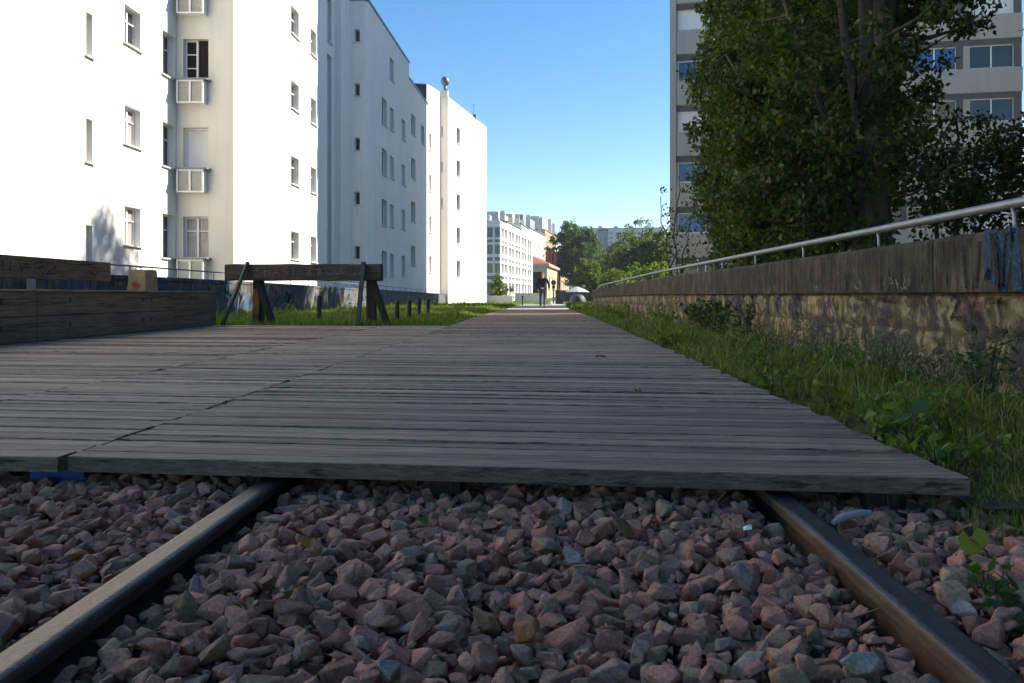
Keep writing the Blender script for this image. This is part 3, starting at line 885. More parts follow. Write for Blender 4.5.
sq = [[(9.55, .92), (9.60, .78), (9.68, .90), (9.74, .78)], [(9.85, .80), (9.85, .90), (9.98, .92), (10.0, .86), (9.88, .84), (10.02, .78)], [(10.1, .9), (10.2, .93), (10.28, .86), (10.14, .82), (10.1, .78), (10.25, .78)],
      [(11.0, .80), (11.05, .92), (11.14, .88), (11.05, .84), (11.18, .78), (11.28, .84), (11.2, .9), (11.12, .8)], [(9.25, .92), (9.28, .80)], [(9.4, .92), (9.38, .80)]]
strokes('graffiti', sq, M['paint_black'], bench, place_bench(-6.2175), 0.012)
strokes('graffiti', [[(12.55, .33), (12.6, .5), (12.66, .34)], [(12.75, .34), (12.78, .5), (12.85, .34), (12.9, .5)], [(12.3, .38), (12.4, .36), (12.5, .4)]], M['paint_black'], bench, place_bench(-5.4965), 0.012)

# kraft paper bag on the bench
bag = empty('paper_bag', (-5.82, 11.6, 0.572), 'crumpled kraft paper bag with a yellow and orange printed side standing on the timber bench', 'paper bag')
mb = MB()
r3 = random.Random(3)
ang = R(-15)
def bagpt(a, b_, z):
    x = a * math.cos(ang) - b_ * math.sin(ang); y = a * math.sin(ang) + b_ * math.cos(ang)
    return (-5.76 + x + r3.uniform(-.006, .006), 11.6 + y + r3.uniform(-.006, .006), 0.573 + z)
ring = [(-.12, -.10), (0, -.105), (.12, -.10), (.125, 0), (.12, .10), (0, .105), (-.12, .10), (-.125, 0)]
lev = [0, .1, .2, .29]
for z_ in lev:
    sh = 1 - 0.10 * (z_ / .29)
    for (a, b_) in ring: mb.v.append(bagpt(a * sh * 1.3, b_ * sh * 1.3, z_ + (r3.uniform(-.01, .015) if z_ > .25 else 0)))
for j in range(3):
    for q in range(8):
        a = j * 8 + q; b_ = j * 8 + (q + 1) % 8
        mb.f.append((a, b_, b_ + 8, a + 8)); mb.m.append(1 if q in (0, 1) else 0)
mb.build('paper_body', [M['kraft'], M['kraft_print']], bag)
mb = MB()
for sx in (-.05, .05):
    pts = [bagpt(sx, -.09, .28), bagpt(sx * .8, -.09, .325), bagpt(sx * .2, -.09, .335)]
    mb.tube(pts, .006, 6)
mb.build('handle', M['iron'], bag)
mb = MB()
nn_ = Vector((math.sin(ang), -math.cos(ang), 0)); c0 = Vector((-5.76, 11.6, .573)) + nn_ * .137; dd = Vector((math.cos(ang), math.sin(ang), 0)); nn_ = nn_ * .008
ptsb = [c0 + nn_ + dd * (0.06 * math.cos(t) * (1 + .25 * math.sin(3 * t))) + Vector((0, 0, .075 + .05 * math.sin(t))) for t in [i * 6.283 / 14 for i in range(14)]]
mb.add(ptsb, [tuple(range(14))]); mb.build('printed_mark', M['orange_print'], bag)

# ---------------------------------------------------------------- old buffer stop
bs = empty('buffer_stop', (-4.1, 14.0, 0), 'old timber buffer stop with heavy cross beam on splayed legs, behind the boards', 'buffer stop')
mb = MB()
N = 14; x0b, x1b = -5.46, -2.76
prof = [(-.09, .76), (-.10, .79), (-.10, 1.015), (-.085, 1.045), (.11, 1.045), (.13, 1.02), (.13, .78), (.11, .76)]
for i in range(N + 1):
    x = x0b + (x1b - x0b) * i / N
    for (a, z) in prof: mb.v.append((x, 13.95 + a + r3.uniform(-.006, .006), z + r3.uniform(-.008, .008)))
n_ = len(prof)
for i in range(N):
    for q in range(n_):
        a = i * n_ + q; b_ = i * n_ + (q + 1) % n_; mb.f.append((a, a + n_, b_ + n_, b_)); mb.m.append(0)
mb.f.append(tuple(range(n_))); mb.m.append(0); mb.f.append(tuple(reversed([N * n_ + q for q in range(n_)]))); mb.m.append(0)
o = mb.build('cross_beam', M['beam'], bs); setcol(o)
M['pale_steel'] = simple('pale_green_steel', (0.06, 0.068, 0.060), 0.8, metal=0.1, var=0.35, scale=9)
M['rust'] = simple('rust', (0.20, 0.10, 0.035), 0.9, var=0.6, scale=7)
for (xt, xb, xd0, xd1) in ((-5.05, -5.36, -4.98, -4.66), (-3.05, -3.08, -2.98, -2.66)):
    mb = MB(); mb.bar((xt, 13.835, 1.08), (xb, 13.50, 0.0), 0.075, 0.05); o = mb.build('leg', M['pale_steel'], bs, bevel=.006)
    mb = MB(); mb.bar((xt + .06, 14.2, 0.98), (xt - .02 + .08, 14.2, -0.1), 0.16, 0.16); o = mb.build('leg', [M['post_wood']], bs, bevel=.01); setcol(o, (1.3, 1, .8))
    mb = MB(); mb.bar((xd0, 14.02, 0.90), (xd1, 13.98, -0.04), 0.12, 0.10); o = mb.build('brace', M['post_wood'], bs, bevel=.01); setcol(o, (.8, .8, .8))
mb = MB(); mb.bar((-4.99, 14.08, .62), (-5.01, 14.08, -.05), .11, .03); mb.build('rusty_plate', M['rust'], bs)
LET = {'S': [[(.9, .85), (.5, 1), (.1, .8), (.5, .5), (.9, .25), (.4, 0), (.05, .15)]], 'H': [[(.1, 0), (.1, 1)], [(.9, 0), (.9, 1)], [(.1, .5), (.9, .5)]],
       'A': [[(0, 0), (.5, 1), (1, 0)], [(.25, .4), (.75, .4)]], 'T': [[(.5, 0), (.5, 1)], [(0, 1), (1, 1)]], '&': [[(1, 0), (.2, .8), (.5, 1), (.7, .8), (.1, .3), (.4, 0), (.9, .4)]],
       'L': [[(.1, 1), (.1, 0), (.9, 0)]], 'O': [[(.5, 0), (.1, .4), (.3, .95), (.8, .9), (.95, .4), (.5, 0)]]}
ln = []; xx = -4.93
for ch in 'SHAST':
    for pl in LET[ch]: ln.append(wob(r9, [(xx + p * .11, .84 + q * .15) for p, q in pl], .008))
    xx += .155
xx += .1
for ch in '&':
    for pl in LET[ch]: ln.append(wob(r9, [(xx + p * .12, .83 + q * .14) for p, q in pl], .008))
xx += .22
for k in range(7):
    ln.append(wob(r9, [(xx, .85), (xx + .03, .85 + r9.uniform(.06, .12)), (xx + .07, .86), (xx + .1, .9)], .015)); xx += .12
def place_bs(x, z):
    if x is None: return Vector((0, -1, 0))
    return Vector((x, 13.842, z))
strokes('graffiti', ln, M['chalk'], bs, place_bs, 0.012)

for (x, y, h, lab) in ((-2.69, 15.05, .40, 'short dark wooden stake nearest the right end of the buffer stop'), (-2.55, 15.6, .42, 'dark wooden stake second from the buffer stop in the left grass'),
                       (-2.77, 18.3, .44, 'dark wooden stake third from the buffer stop in the left grass'), (-2.86, 20.4, .42, 'smallest looking and farthest dark stake of the row in the left grass'),
                       (-4.06, 14.7, .50, 'thin grey stake under the middle of the buffer stop beam')):
    mb = MB(); mb.tube([(x, y, -.15), (x, y, h * .5), (x + .005, y, h - .03), (x + .005, y, h)], [.045, .043, .04, .028], 8)
    o = mb.build('wooden_stake', M['post_wood']); setcol(o); tag(o, lab, 'stake', 'wooden stakes in the left grass')

# ---------------------------------------------------------------- buildings
def facade(mb, p0, p1, z0, z1, ops, depth=0.2, mi=0):
    p0 = Vector((p0[0], p0[1], 0)); p1 = Vector((p1[0], p1[1], 0)); L = (p1 - p0).length; d = (p1 - p0) / L
    inn = Vector((-d.y, d.x, 0))
    S = sorted({0.0, L} | {o[0] for o in ops} | {o[1] for o in ops}); Z = sorted({z0, z1} | {o[2] for o in ops} | {o[3] for o in ops})
    P = lambda s, z, q=0.0: tuple(p0 + d * s + inn * q + Vector((0, 0, z)))
    for zi in range(len(Z) - 1):
        zc = (Z[zi] + Z[zi + 1]) / 2; run = None
        for si in range(len(S) - 1):
            scn = (S[si] + S[si + 1]) / 2
            solid = not any(o[0] < scn < o[1] and o[2] < zc < o[3] for o in ops)
            if solid and run is None: run = S[si]
            if not solid and run is not None:
                mb.quad(P(run, Z[zi]), P(S[si], Z[zi]), P(S[si], Z[zi + 1]), P(run, Z[zi + 1]), mi); run = None
        if run is not None: mb.quad(P(run, Z[zi]), P(L, Z[zi]), P(L, Z[zi + 1]), P(run, Z[zi + 1]), mi)
    for o in ops:
        a, b_, c_, e = o[:4]; q = depth + 0.06
        mb.quad(P(a, c_), P(a, c_, q), P(a, e, q), P(a, e), mi); mb.quad(P(b_, c_, q), P(b_, c_), P(b_, e), P(b_, e, q), mi)
        mb.quad(P(a, e), P(a, e, q), P(b_, e, q), P(b_, e), mi); mb.quad(P(a, c_, q), P(a, c_), P(b_, c_), P(b_, c_, q), mi)

_cache = {}
def window_meshes(w_, h_, kind, depth):
    key = (round(w_, 2), round(h_, 2), kind, depth)
    if key in _cache: return _cache[key]
    fr = MB(); y0 = depth - 0.02; y1 = depth + 0.05; t = 0.05
    if kind == 'slit': t = 0.03
    if kind != 'open':
        fr.box(0, t, y0, y1, 0, h_); fr.box(w_ - t, w_, y0, y1, 0, h_); fr.box(t, w_ - t, y0, y1, 0, t); fr.box(t, w_ - t, y0, y1, h_ - t, h_)
    if kind in ('casement', 'curtain', 'tower', 'blue', 'towerblind'):
        fr.box(w_ / 2 - .035, w_ / 2 + .035, y0 - .01, y1, t, h_ - t)
    if kind in ('casement', 'curtain'):
        for a, b_ in ((t, w_ / 2 - .035), (w_ / 2 + .035, w_ - t)): fr.box(a, b_, y0, y1, h_ * .66 - .018, h_ * .66 + .018)
    if kind == 'strip':
        for k in range(1, 5):
            z = h_ * k / 5; fr.box(t, w_ - t, y0, y1, z - .04, z + .04)
    if kind == 'open':                # left sash closed, right sash open on a dark room
        m_ = w_ * .52
        fr.box(0, t, y0, y1, 0, h_); fr.box(m_ - .06, m_, y0 - .02, y1, 0, h_); fr.box(t, m_ - .06, y0, y1, 0, t); fr.box(t, m_ - .06, y0, y1, h_ - t, h_)
        for q in (.33, .66): fr.box(t, m_ - .06, y0, y1, h_ * q - .015, h_ * q + .015)
        fr.box(w_ - .03, w_, y0, y1, 0, h_)
    fm = fr.mesh('window', M['white_paint'])
    pn = MB()
    pn.quad((0, depth + .03, 0), (w_, depth + .03, 0), (w_, depth + .03, h_), (0, depth + .03, h_), 0)
    gm = {'casement': 'glass', 'curtain': 'glass_curtain', 'slit': 'glass', 'strip': 'glass', 'open': 'interior', 'tower': 'glass', 'blue': 'glass_blue', 'towerblind': 'blind', 'shutter': 'blind', 'plain': 'glass', 'far': 'glass', 'fargrey': 'glass_pale', 'dark': 'interior'}[kind]
    pm = pn.mesh('pane', M[gm])
    sl = MB()
    if kind in ('tower', 'blue', 'towerblind'): sl.box(-.01, w_ + .01, -.03, depth, -.03, .012)
    else: sl.box(-.06, w_ + .06, -.08, depth - .0, -.035, .010)
    sm = sl.mesh('sill', M['sill'])
    _cache[key] = (fm, pm, sm); return _cache[key]

def building(name, foot, z0, z1, wins, label, cat='building', wall='plaster', roof='roof_zinc', depth=0.2, edge_mats=None, over=0.05, thick=0.13, sills=True, detail=True):
    """foot ccw; wins {edge: [(s0,s1,z0,z1,kind)]}"""
    root = empty(name, (foot[0][0], foot[0][1], 0), label, cat)
    mb = MB(); n_ = len(foot); mats = [M[wall]]
    for i in range(n_):
        mi = 0
        if edge_mats and i in edge_mats: mats.append(M[edge_mats[i]]); mi = len(mats) - 1
        facade(mb, foot[i], foot[(i + 1) % n_], z0, z1, [w_[:4] for w_ in wins.get(i, [])], depth, mi)
    mb.add([(x, y, z1) for x, y in foot], [tuple(range(n_))])
    mb.build('wall', mats, root)
    cx = sum(p[0] for p in foot) / n_; cy = sum(p[1] for p in foot) / n_
    # roof slab edge: offset outline
    def off(dist):
        out = []
        for i in range(n_):
            a = Vector(foot[i - 1]); b_ = Vector(foot[i]); c_ = Vector(foot[(i + 1) % n_])
            d1 = (b_ - a).normalized(); d2 = (c_ - b_).normalized()
            n1 = Vector((d1.y, -d1.x)); n2 = Vector((d2.y, -d2.x)); m_ = (n1 + n2)
            if m_.length < .3: m_ = n1
            m_ = m_.normalized(); k = dist / max(.4, m_.dot(n1)); out.append((b_.x + m_.x * k, b_.y + m_.y * k))
        return out
    mb = MB(); mb.prism(off(over), z1 + 0.004, z1 + thick); mb.build('roof', M[roof], root)
    for i, lst in wins.items():
        p0 = Vector(foot[i]); p1 = Vector(foot[(i + 1) % n_]); d = (p1 - p0).normalized(); rz = math.atan2(d.y, d.x)
        for wn in lst:
            s0, s1, a, b_, kind = wn
            fm, pm, sm = window_meshes(s1 - s0, b_ - a, kind, depth)
            p = p0 + d * s0
            wo = link_mesh('window', fm, root, (p.x - foot[0][0], p.y - foot[0][1], a), rz)
            link_mesh('pane', pm, wo)
            if sills: link_mesh('sill', sm, wo)
    return root

# near block A ------------------------------------------------
FA = [(-12.0, 5.0), (-12.0, 26.4), (-10.12, 26.4), (-9.9, 26.75), (-9.9, 37.2), (-25, 37.2), (-25, 5.0)]
wa = {0: [], 1: [], 3: []}
rows = [1.95, 4.88, 7.80, 10.73]
for k, z in enumerate(rows):
    wa[0].append((18.1, 19.03, z, z + 1.14, ['curtain', 'curtain', 'casement', 'casement'][k]))
    wa[0].append((20.42, 21.28, z - .26, z - .26 + 1.42, 'casement'))
for z in (1.2, 4.03, 6.85, 10.9): wa[0].append((16.15, 16.45, z, z + 1.16, 'slit'))
wa[0].append((16.9, 18.0, 9.4, 10.5, 'casement'))
wa[0][:] = [x for x in wa[0] if not (x[0] == 16.9)]
for y in (2.0, 5.2, 8.4):
    for z in rows: wa[0].append((y, y + .95, z, z + 1.14, 'curtain'))
for z, kd in ((1.72, 'curtain'), (4.66, 'shutter'), (7.58, 'open'), (10.5, 'curtain')): wa[1].append((0.22, 1.06, z, z + 1.38, kd))
for z in (1.94, 4.95, 7.96, 10.95):
    wa[3].append((5.05, 6.1, z, z + 1.12, 'casement')); wa[3].append((7.8, 8.65, z, z + 1.12, 'casement'))
bA = building('apartment_building', FA, -0.6, 14.6, wa, 'nearest white apartment block on the left, louvred boxes under its corner windows', edge_mats={1: 'cream_and_bounce', 2: 'cream_and_bounce'})  # corner edges facing the camera: shade with warm bounce painted into their colour
for z in (1.72, 4.66, 7.58, 10.5):
    mb = MB(); x0, x1 = -11.86, -10.98; y1 = 26.40; y0 = 26.08; zt = z - .04; zb = z - .80
    mb.box(x0 - .05, x1 + .14, y0 - .06, y1 - .003, zt, zt + .045, 1)
    mb.box(x0, x0 + .05, y0, y1 - .003, zb, zt - .004); mb.box(x1 - .05, x1, y0, y1 - .003, zb, zt - .004)
    mb.box(x0 + .05, x1 - .05, y0, y1 - .003, zb, zb + .05)
    mb.box(x0 + .05, x1 - .05, y0, y0 + .04, zt - .06, zt - .004); mb.box((x0 + x1) / 2 - .03, (x0 + x1) / 2 + .03, y0, y0 + .04, zb + .05, zt - .06)
    k = zb + .07
    while k < zt - .09:
        for a, b_ in ((x0 + .05, (x0 + x1) / 2 - .03), ((x0 + x1) / 2 + .03, x1 - .05)):
            mb.add([(a, y0 + .012, k), (b_, y0 + .012, k), (b_, y0 + .045, k + .04), (a, y0 + .045, k + .04)], [(0, 1, 2, 3), (3, 2, 1, 0)])
        k += .05
    mb.box(x0 + .06, x1 - .06, y0 + .06, y0 + .08, zb + .05, zt - .06, 2)
    mb.build('louvred_box', [M['white_paint'], M['sill_dark'], M['cream_and_bounce']], bA)

# block B ------------------------------------------------------
FB = [(-10.0, 37.22), (-10.0, 39.0), (-9.7, 39.0), (-9.65, 40.6), (-8.9, 40.6), (-8.75, 40.85), (-8.45, 51.6), (-22, 51.6), (-22, 37.22)]
wb = {0: [(0.25, 1.15, 1.8, 11.9, 'strip'), (0.25, 1.15, 12.5, 14.6, 'plain')], 3: [], 5: []}
for z in (2.34, 5.1, 7.85, 10.6, 13.35): wb[3].append((0.24, 0.50, z, z + .66, 'slit'))
for z in (1.5, 4.35, 7.15, 9.95):
    wb[5] += [(3.0, 4.25, z, z + 1.45, 'plain'), (5.1, 6.1, z + .1, z + 1.4, 'plain'), (8.4, 9.5, z + .2, z + 1.45, 'plain')]
wb[5].append((5.0, 6.1, 12.95, 14.2, 'plain'))
bB = building('apartment_building', FB, -0.6, 15.45, wb, 'tall shaded white block with tiny corner windows and a glazed stair strip')
mb = MB(); mb.tube([(-9.55, 40.3, 15.45), (-9.55, 40.3, 15.95)], .05, 8); mb.tube([(-9.55, 40.3, 15.95), (-9.55, 40.3, 16.1)], .09, 8); mb.build('vent_pipe', M['iron'], bB)

# block C ------------------------------------------------------
FC = [(-8.55, 51.62), (-8.32, 59.3), (-20, 59.3), (-20, 51.62)]
wc = {0: []}
for z in (2.45, 5.4, 8.3, 11.2): wc[0].append((1.25, 2.7, z, z + 1.35, 'plain'))
wc[0].append((4.9, 6.2, 11.3, 12.6, 'plain'))
bC = building('apartment_building', FC, -0.6, 14.6, wc, 'narrow lower white block between the tall shaded one and the sunlit end block')
mb = MB(); mb.box(-9.4, -9.0, 53.2, 53.9, 14.7, 15.5); mb.build('chimney', M['far_white'], bC)

# block D ------------------------------------------------------
FD = [(-9.6, 59.32), (-8.44, 59.62), (-7.78, 61.9), (-7.95, 62.6), (-7.95, 63.5), (-7.3, 63.5), (-5.02, 75.2), (-18, 76), (-18, 59.32)]
wd_ = {1: [(0.45, 0.85, z, z + 1.25, 'slit') for z in (2.2, 5.2, 8.3, 11.4)], 4: [(0.12, .24, z, z + .8, 'dark') for z in (7.4, 10.3, 13.1)],
       5: [(2.3, 3.3, z, z + 1.35, 'plain') for z in (2.0, 4.75, 7.5, 10.3, 13.0)]}
bD = building('apartment_building', FD, -0.6, 16.2, wd_, 'sunlit white end block of the left row with metal chimney cowl on its roof', edge_mats={0: 'slate', 4: 'cream_and_bounce'}, over=0.02, thick=0.05, roof='plaster')  # narrow camera-facing edge carries painted shade and warm bounce
mb = MB(); mb.box(-7.92, -7.32, 63.52, 64.0, 16.2, 16.75); mb.build('chimney', M['cream_and_bounce'], bD)
mb = MB(); mb.tube([(-7.55, 63.7, 16.75), (-7.55, 63.7, 17.15)], .13, 10)
mb.lathe([(.1, 0), (.27, .12), (.34, .35), (.30, .58), (.15, .72), (0.01, .76)], (-7.55, 63.7, 17.15), 14)
mb.build('chimney_cowl', M['steel_dark'], bD, smooth=True)
mb = MB(); mb.box(-5.95, -5.7, 71.0, 71.4, 16.25, 16.55); mb.build('chimney', M['brick_red'], bD)
mb = MB(); mb.tube([(-5.9, 71.2, 16.55), (-5.9, 71.2, 17.5)], .014, 5); mb.bar((-6.15, 71.2, 17.4), (-5.65, 71.2, 17.4), .015, .015); mb.build('aerial', M['iron'], bD)

# right tower --------------------------------------------------
TX0, TY0 = 7.15, 44.0
dx, dy = math.cos(R(-12.7)), math.sin(R(-12.7))
TL, TD = 5.4, 22.0
FT = [(TX0, TY0), (TX0 + dx * TL, TY0 + dy * TL), (TX0 + dx * TL - dy * TD, TY0 + dy * TL + dx * TD), (TX0 - dy * TD, TY0 + dx * TD)]
wt = {0: []}
NF = 11
base_z = 1.12
for k in range(NF):
    z = base_z + 2.78 * k
    s = 0.42; j = 0
    while s + 3.2 < TL - .3:
        kd = 'tower'
        if j == 0: kd = 'blue' if k in (1, 2, 4) else ('towerblind' if k in (3, 5) else 'tower')
        elif (j * 7 + k * 3) % 5 == 0: kd = 'towerblind'
        elif (j * 3 + k) % 4 == 0: kd = 'blue'
        wt[0].append((s, s + 3.0, z, z + 1.10, kd)); s += 3.3; j += 1
tw = building('apartment_tower', FT, -0.6, base_z + 2.78 * NF + .2, wt, 'tall grey concrete apartment tower with ribbon windows behind the trees on the right', wall='concrete_panel', depth=0.12, over=0.05)
n_in = Vector((-dy, dx, 0)); dT = Vector((dx, dy, 0)); o0 = Vector((TX0, TY0, 0))
mb = MB(); mbs = MB()
for k in range(NF):
    z = base_z + 2.78 * k
    # dark lintel band above each window row and protruding pale spandrel below
    a = o0 + dT * .35 - n_in * .012 + Vector((0, 0, z + 1.26)); b_ = o0 + dT * (TL - .05) - n_in * .012 + Vector((0, 0, z + 1.26)); mb.bar(a, b_, .02, .30)
    a = o0 + dT * .35 - n_in * .06 + Vector((0, 0, z - .69)); b_ = o0 + dT * (TL - .05) - n_in * .06 + Vector((0, 0, z - .69)); mbs.bar(a, b_, .14, 1.30)
    s = 3.42
    while s < TL - .3:
        a = o0 + dT * (s + .15) - n_in * .012 + Vector((0, 0, z)); mb.bar(a, a + Vector((0, 0, 1.11)), .29, .02, up=(n_in.x, n_in.y, 0)); s += 3.3
mb.build('lintel_band', M['band_grey'], tw); mbs.build('spandrel', M['concrete_panel'], tw)
mb = MB(); a = o0 + dT * .17 - n_in * .09; mb.bar(a + Vector((0, 0, -.5)), a + Vector((0, 0, base_z + 2.78 * NF + .2)), .33, .2, up=(n_in.x, n_in.y, 0)); mb.build('corner_pier', M['concrete_panel'], tw)

# second slab further right, seen through and beside the tree
SX0, SY0 = 17.0, 52.6
sx_, sy_ = math.cos(R(-11)), math.sin(R(-11)); SL = 13.4
FS = [(SX0, SY0), (SX0 + sx_ * SL, SY0 + sy_ * SL), (SX0 + sx_ * SL - sy_ * 12, SY0 + sy_ * SL + sx_ * 12), (SX0 - sy_ * 12, SY0 + sx_ * 12)]
ws = {0: []}
for k in range(6):
    z = 13.2 - 1.75 + 3.37 * (k - 3)
    for j in range(4):
        ws[0].append((0.3 + 3.35 * j, 2.9 + 3.35 * j, z, z + 1.45, ['tower', 'tower', 'blue', 'towerblind'][(j * 3 + k * 2) % 4] if not (j == 3 and k in (2, 3)) else 'tower'))
sb_ = building('apartment_block', FS, -0.6, 21.0, ws, 'pale concrete block with dark window bands at the right picture edge behind the trees', wall='concrete_panel', depth=0.12, over=0.05)
m2 = Vector((-sy_, sx_, 0)); e2 = Vector((sx_, sy_, 0)); q0 = Vector((SX0, SY0, 0))
mb = MB()
for k in range(6):
    z = 13.2 - 1.75 + 3.37 * (k - 3)
    mb.bar(q0 + e2 * .02 - m2 * .012 + Vector((0, 0, z + 1.62)), q0 + e2 * (SL - .02) - m2 * .012 + Vector((0, 0, z + 1.62)), .02, .33)
    for j in range(4):
        a = q0 + e2 * (3.275 + 3.35 * j - .2) - m2 * .012 + Vector((0, 0, z)); mb.bar(a, a + Vector((0, 0, 1.455)), .42, .02, up=(m2.x, m2.y, 0))
mb.build('lintel_band', M['band_grey'], sb_)
mb = MB()
for k in range(6):
    z = 13.2 - 1.75 + 3.37 * (k - 3)
    mb.bar(q0 - m2 * .06 + Vector((0, 0, z - .80)), q0 + e2 * SL - m2 * .06 + Vector((0, 0, z - .80)), .14, 1.52)
mb.build('spandrel', M['concrete_panel'], sb_)

# unseen housing block added right of the camera to shade the foreground
FN = [(30, -46), (30, 27.2), (17.0, 27.2), (17.0, -46)]
wn = {2: []}
for k in range(6):
    for j in range(16): wn[2].append((1.6 + 4.2 * j, 3.0 + 4.2 * j, 1.4 + 2.95 * k, 2.7 + 2.95 * k, 'casement' if (j + k) % 3 else 'curtain'))
building('shade_housing_block', FN, -0.6, 19.2, wn, 'unseen long six storey housing block added right of the camera to shade the foreground', wall='cream_and_bounce')

# far grid fronted building -------------------------------------
FG = [(-17, 126.0), (-6.15, 123.0), (-1.45, 158.0), (-14, 162)]
wg = {0: [], 1: []}
Lg = math.hypot(4.7, 35)
zr = [(0.6, 2.5), (2.9, 3.5), (3.9, 5.4), (5.75, 6.35), (6.8, 8.3), (8.6, 9.1), (9.4, 11.0)]
for (a, b_) in zr:
    for j in range(5):
        s = 1.0 + j * 6.85
        wg[1] += [(s, s + 2.6, a, b_, 'fargrey'), (s + 2.9, s + 5.5, a, b_, 'fargrey')]
    for j in range(4):
        s = 1.0 + j * 2.7; wg[0].append((s, s + 1.0, a, b_, 'far')); wg[0].append((s + 1.25, s + 2.2, a, b_, 'far'))
building('office_building', FG, -2, 11.7, wg, 'white grid fronted building seen past the end of the left row of flats', depth=0.3, over=.1, thick=.2, wall='plaster', roof='white_paint', sills=False)

# stone railway house -------------------------------------------
hz_ = 6.6
FH = [(-7.5, 173.5), (1.5, 171.0), (8.6, 239), (-1, 241)]
wh = {0: [(5.2, 8.2, 0.6, 5.6, 'dark')], 1: [(5 + 7 * j, 6.6 + 7 * j, 1.6, 4.6, 'far') for j in range(9)]}
bH = building('station_house', FH, -2, hz_, wh, 'tan stone house with red tiled roof and red chimneys beyond the path end', wall='stone_tan', roof='grey_stone', over=.55, thick=.55, depth=.3, edge_mats={0: 'grey_stone'})
mb = MB()
rb = [(-7.9, 173.0, 7.2), (1.9, 170.6, 7.2), (9.0, 239, 7.2), (-1.2, 241.5, 7.2)]; rt = [(-3.4, 178, 9.9), (3.6, 235, 9.9)]
mb.add(rb + rt, [(0, 1, 4), (1, 2, 5, 4), (2, 3, 5), (3, 0, 4, 5)]); mb.build('tiled_roof', M['tile_red'], bH)
for (x, y, h) in ((1.65, 184, 10.3), (2.55, 190, 10.9), (3.7, 198, 11.0)):
    mb = MB(); mb.box(x - .32, x + .32, y - .8, y + .8, 6.9, h); mb.box(x - .40, x + .40, y - .9, y + .9, h, h + .25); mb.build('chimney', M['brick_red'], bH)

# terrace of far apartment houses up the slope --------------------
def far_house(u0, y0, u1, y1, veave, vtop, wall, label, chim=2, pent='far_grey', step=None):
    x0 = (u0 - 540) * y0 / 800; x1 = (u1 - 540) * y1 / 800
    ze = CZ + (295 - veave) * y0 / 800
    d = Vector((x1 - x0, y1 - y0)); L = d.length; d.normalize(); inn = Vector((-d.y, d.x)); D = 14
    foot = [(x0 + inn.x * D, y0 + inn.y * D), (x0, y0), (x1, y1), (x1 + inn.x * D, y1 + inn.y * D)]
    wn = {1: [], 0: []}
    nf = max(3, int(ze / 3.4))
    for k in range(nf):
        z = ze - 3.2 * (k + 1) + .7
        if z < 3: break
        for j in range(int((L - 1) / 3.2)):
            wn[1].append((1 + 3.2 * j, 2.5 + 3.2 * j, z, z + 1.9, 'far'))
        if k < 3:
            for j in range(3): wn[0].append((2 + 4 * j, 3.3 + 4 * j, z, z + 1.8, 'far'))
    if len(wn[1]) > 85: wn[1] = wn[1][:85]
    r_ = building('apartment_building', foot, -3, ze, wn, label, wall=wall, depth=.25, over=.3, thick=.3, sills=False)
    zp = CZ + (295 - vtop) * y0 / 800
    c0 = Vector((x0, y0)) + d * L * .15 + inn * 3; c1 = Vector((x0, y0)) + d * L * .85 + inn * 3
    mb = MB(); mb.prism([tuple(c0), tuple(c1), tuple(c1 + inn * 8), tuple(c0 + inn * 8)], ze + .3, zp - .5); mb.build('roof_storey', M[pent], r_)
    rr_ = random.Random(int(u0 * 7))
    for q in range(chim):
        c_ = Vector((x0, y0)) + d * L * (0.1 + .8 * q / max(1, chim - 1)) + inn * rr_.uniform(.8, 2.2)
        h = zp + rr_.uniform(-1.6, -.3)
        mb = MB(); mb.box(c_.x - .7, c_.x + .7, c_.y - 1.0, c_.y + 1.0, ze + .25, h); mb.box(c_.x - .3, c_.x + .3, c_.y - .5, c_.y + .5, h, h + .3, 1); mb.build('chimney', [M['far_white'], M['tile_red']], r_)
    return r_
far_house(478, 185, 507, 214, 217, 203, 'far_white', 'far pale apartment house with grey roof storey just above the white grid building', 3)
far_house(507, 215, 521, 240, 222, 208, 'far_white', 'far narrow white apartment house with chimneys, second of the hillside terrace', 3, 'far_white')
far_house(521, 241, 529, 262, 224, 211, 'far_white', 'slim far white apartment house, third of the hillside terrace', 2, 'far_white')
far_house(529, 263, 545, 300, 228, 211, 'far_white', 'far apartment house with a big dark grey roof block behind the great tree', 2)
far_house(545, 301, 557, 340, 230, 213, 'far_peach', 'farthest terrace house with peach front, half hidden by the great tree', 3, 'far_white')
# long block on the hill
xs0, xs1, yh = (578 - 540) * 620 / 800, (650 - 540) * 620 / 800, 620
wl = {0: []}
for k in range(6):
    for j in range(15): wl[0].append((2 + 5.5 * j, 4.6 + 5.5 * j, 30 + 3.4 * k, 31.8 + 3.4 * k, 'far'))
bL = building('long_block', [(xs0, yh), (xs1 + 8, yh - 6), (xs1 + 8, yh + 12), (xs0, yh + 16)], 20, 51.8, {0: [w_ for w_ in wl[0] if w_[1] < 90]}, 'long grey apartment block on the hilltop in the distance', wall='far_long', depth=.3, sills=False, over=.4, thick=.5)
for q in range(7):
    x = xs0 + 4 + q * 12; mb = MB(); mb.box(x, x + 3, yh + 2, yh + 5, 52.3, 54.2); mb.build('chimney', M['far_white'], bL)
building('low_house', [(75, 480), (98, 478), (98, 490), (75, 492)], 15, 31, {0: [(2 + 4 * j, 4 + 4 * j, 27, 29, 'far') for j in range(5)]}, 'white flat roofed house half way up the distant hill', wall='far_white', sills=False, roof='white_paint')
building('low_house', [(29, 400), (34, 399), (34, 410), (29, 411)], 10, 32.5, {0: [(1, 2, 27, 29, 'far'), (3, 4, 27, 29, 'far')]}, 'brown roofed house among the trees left of the hilltop block', wall='far_grey', sills=False, roof='brick_red', thick=.9)

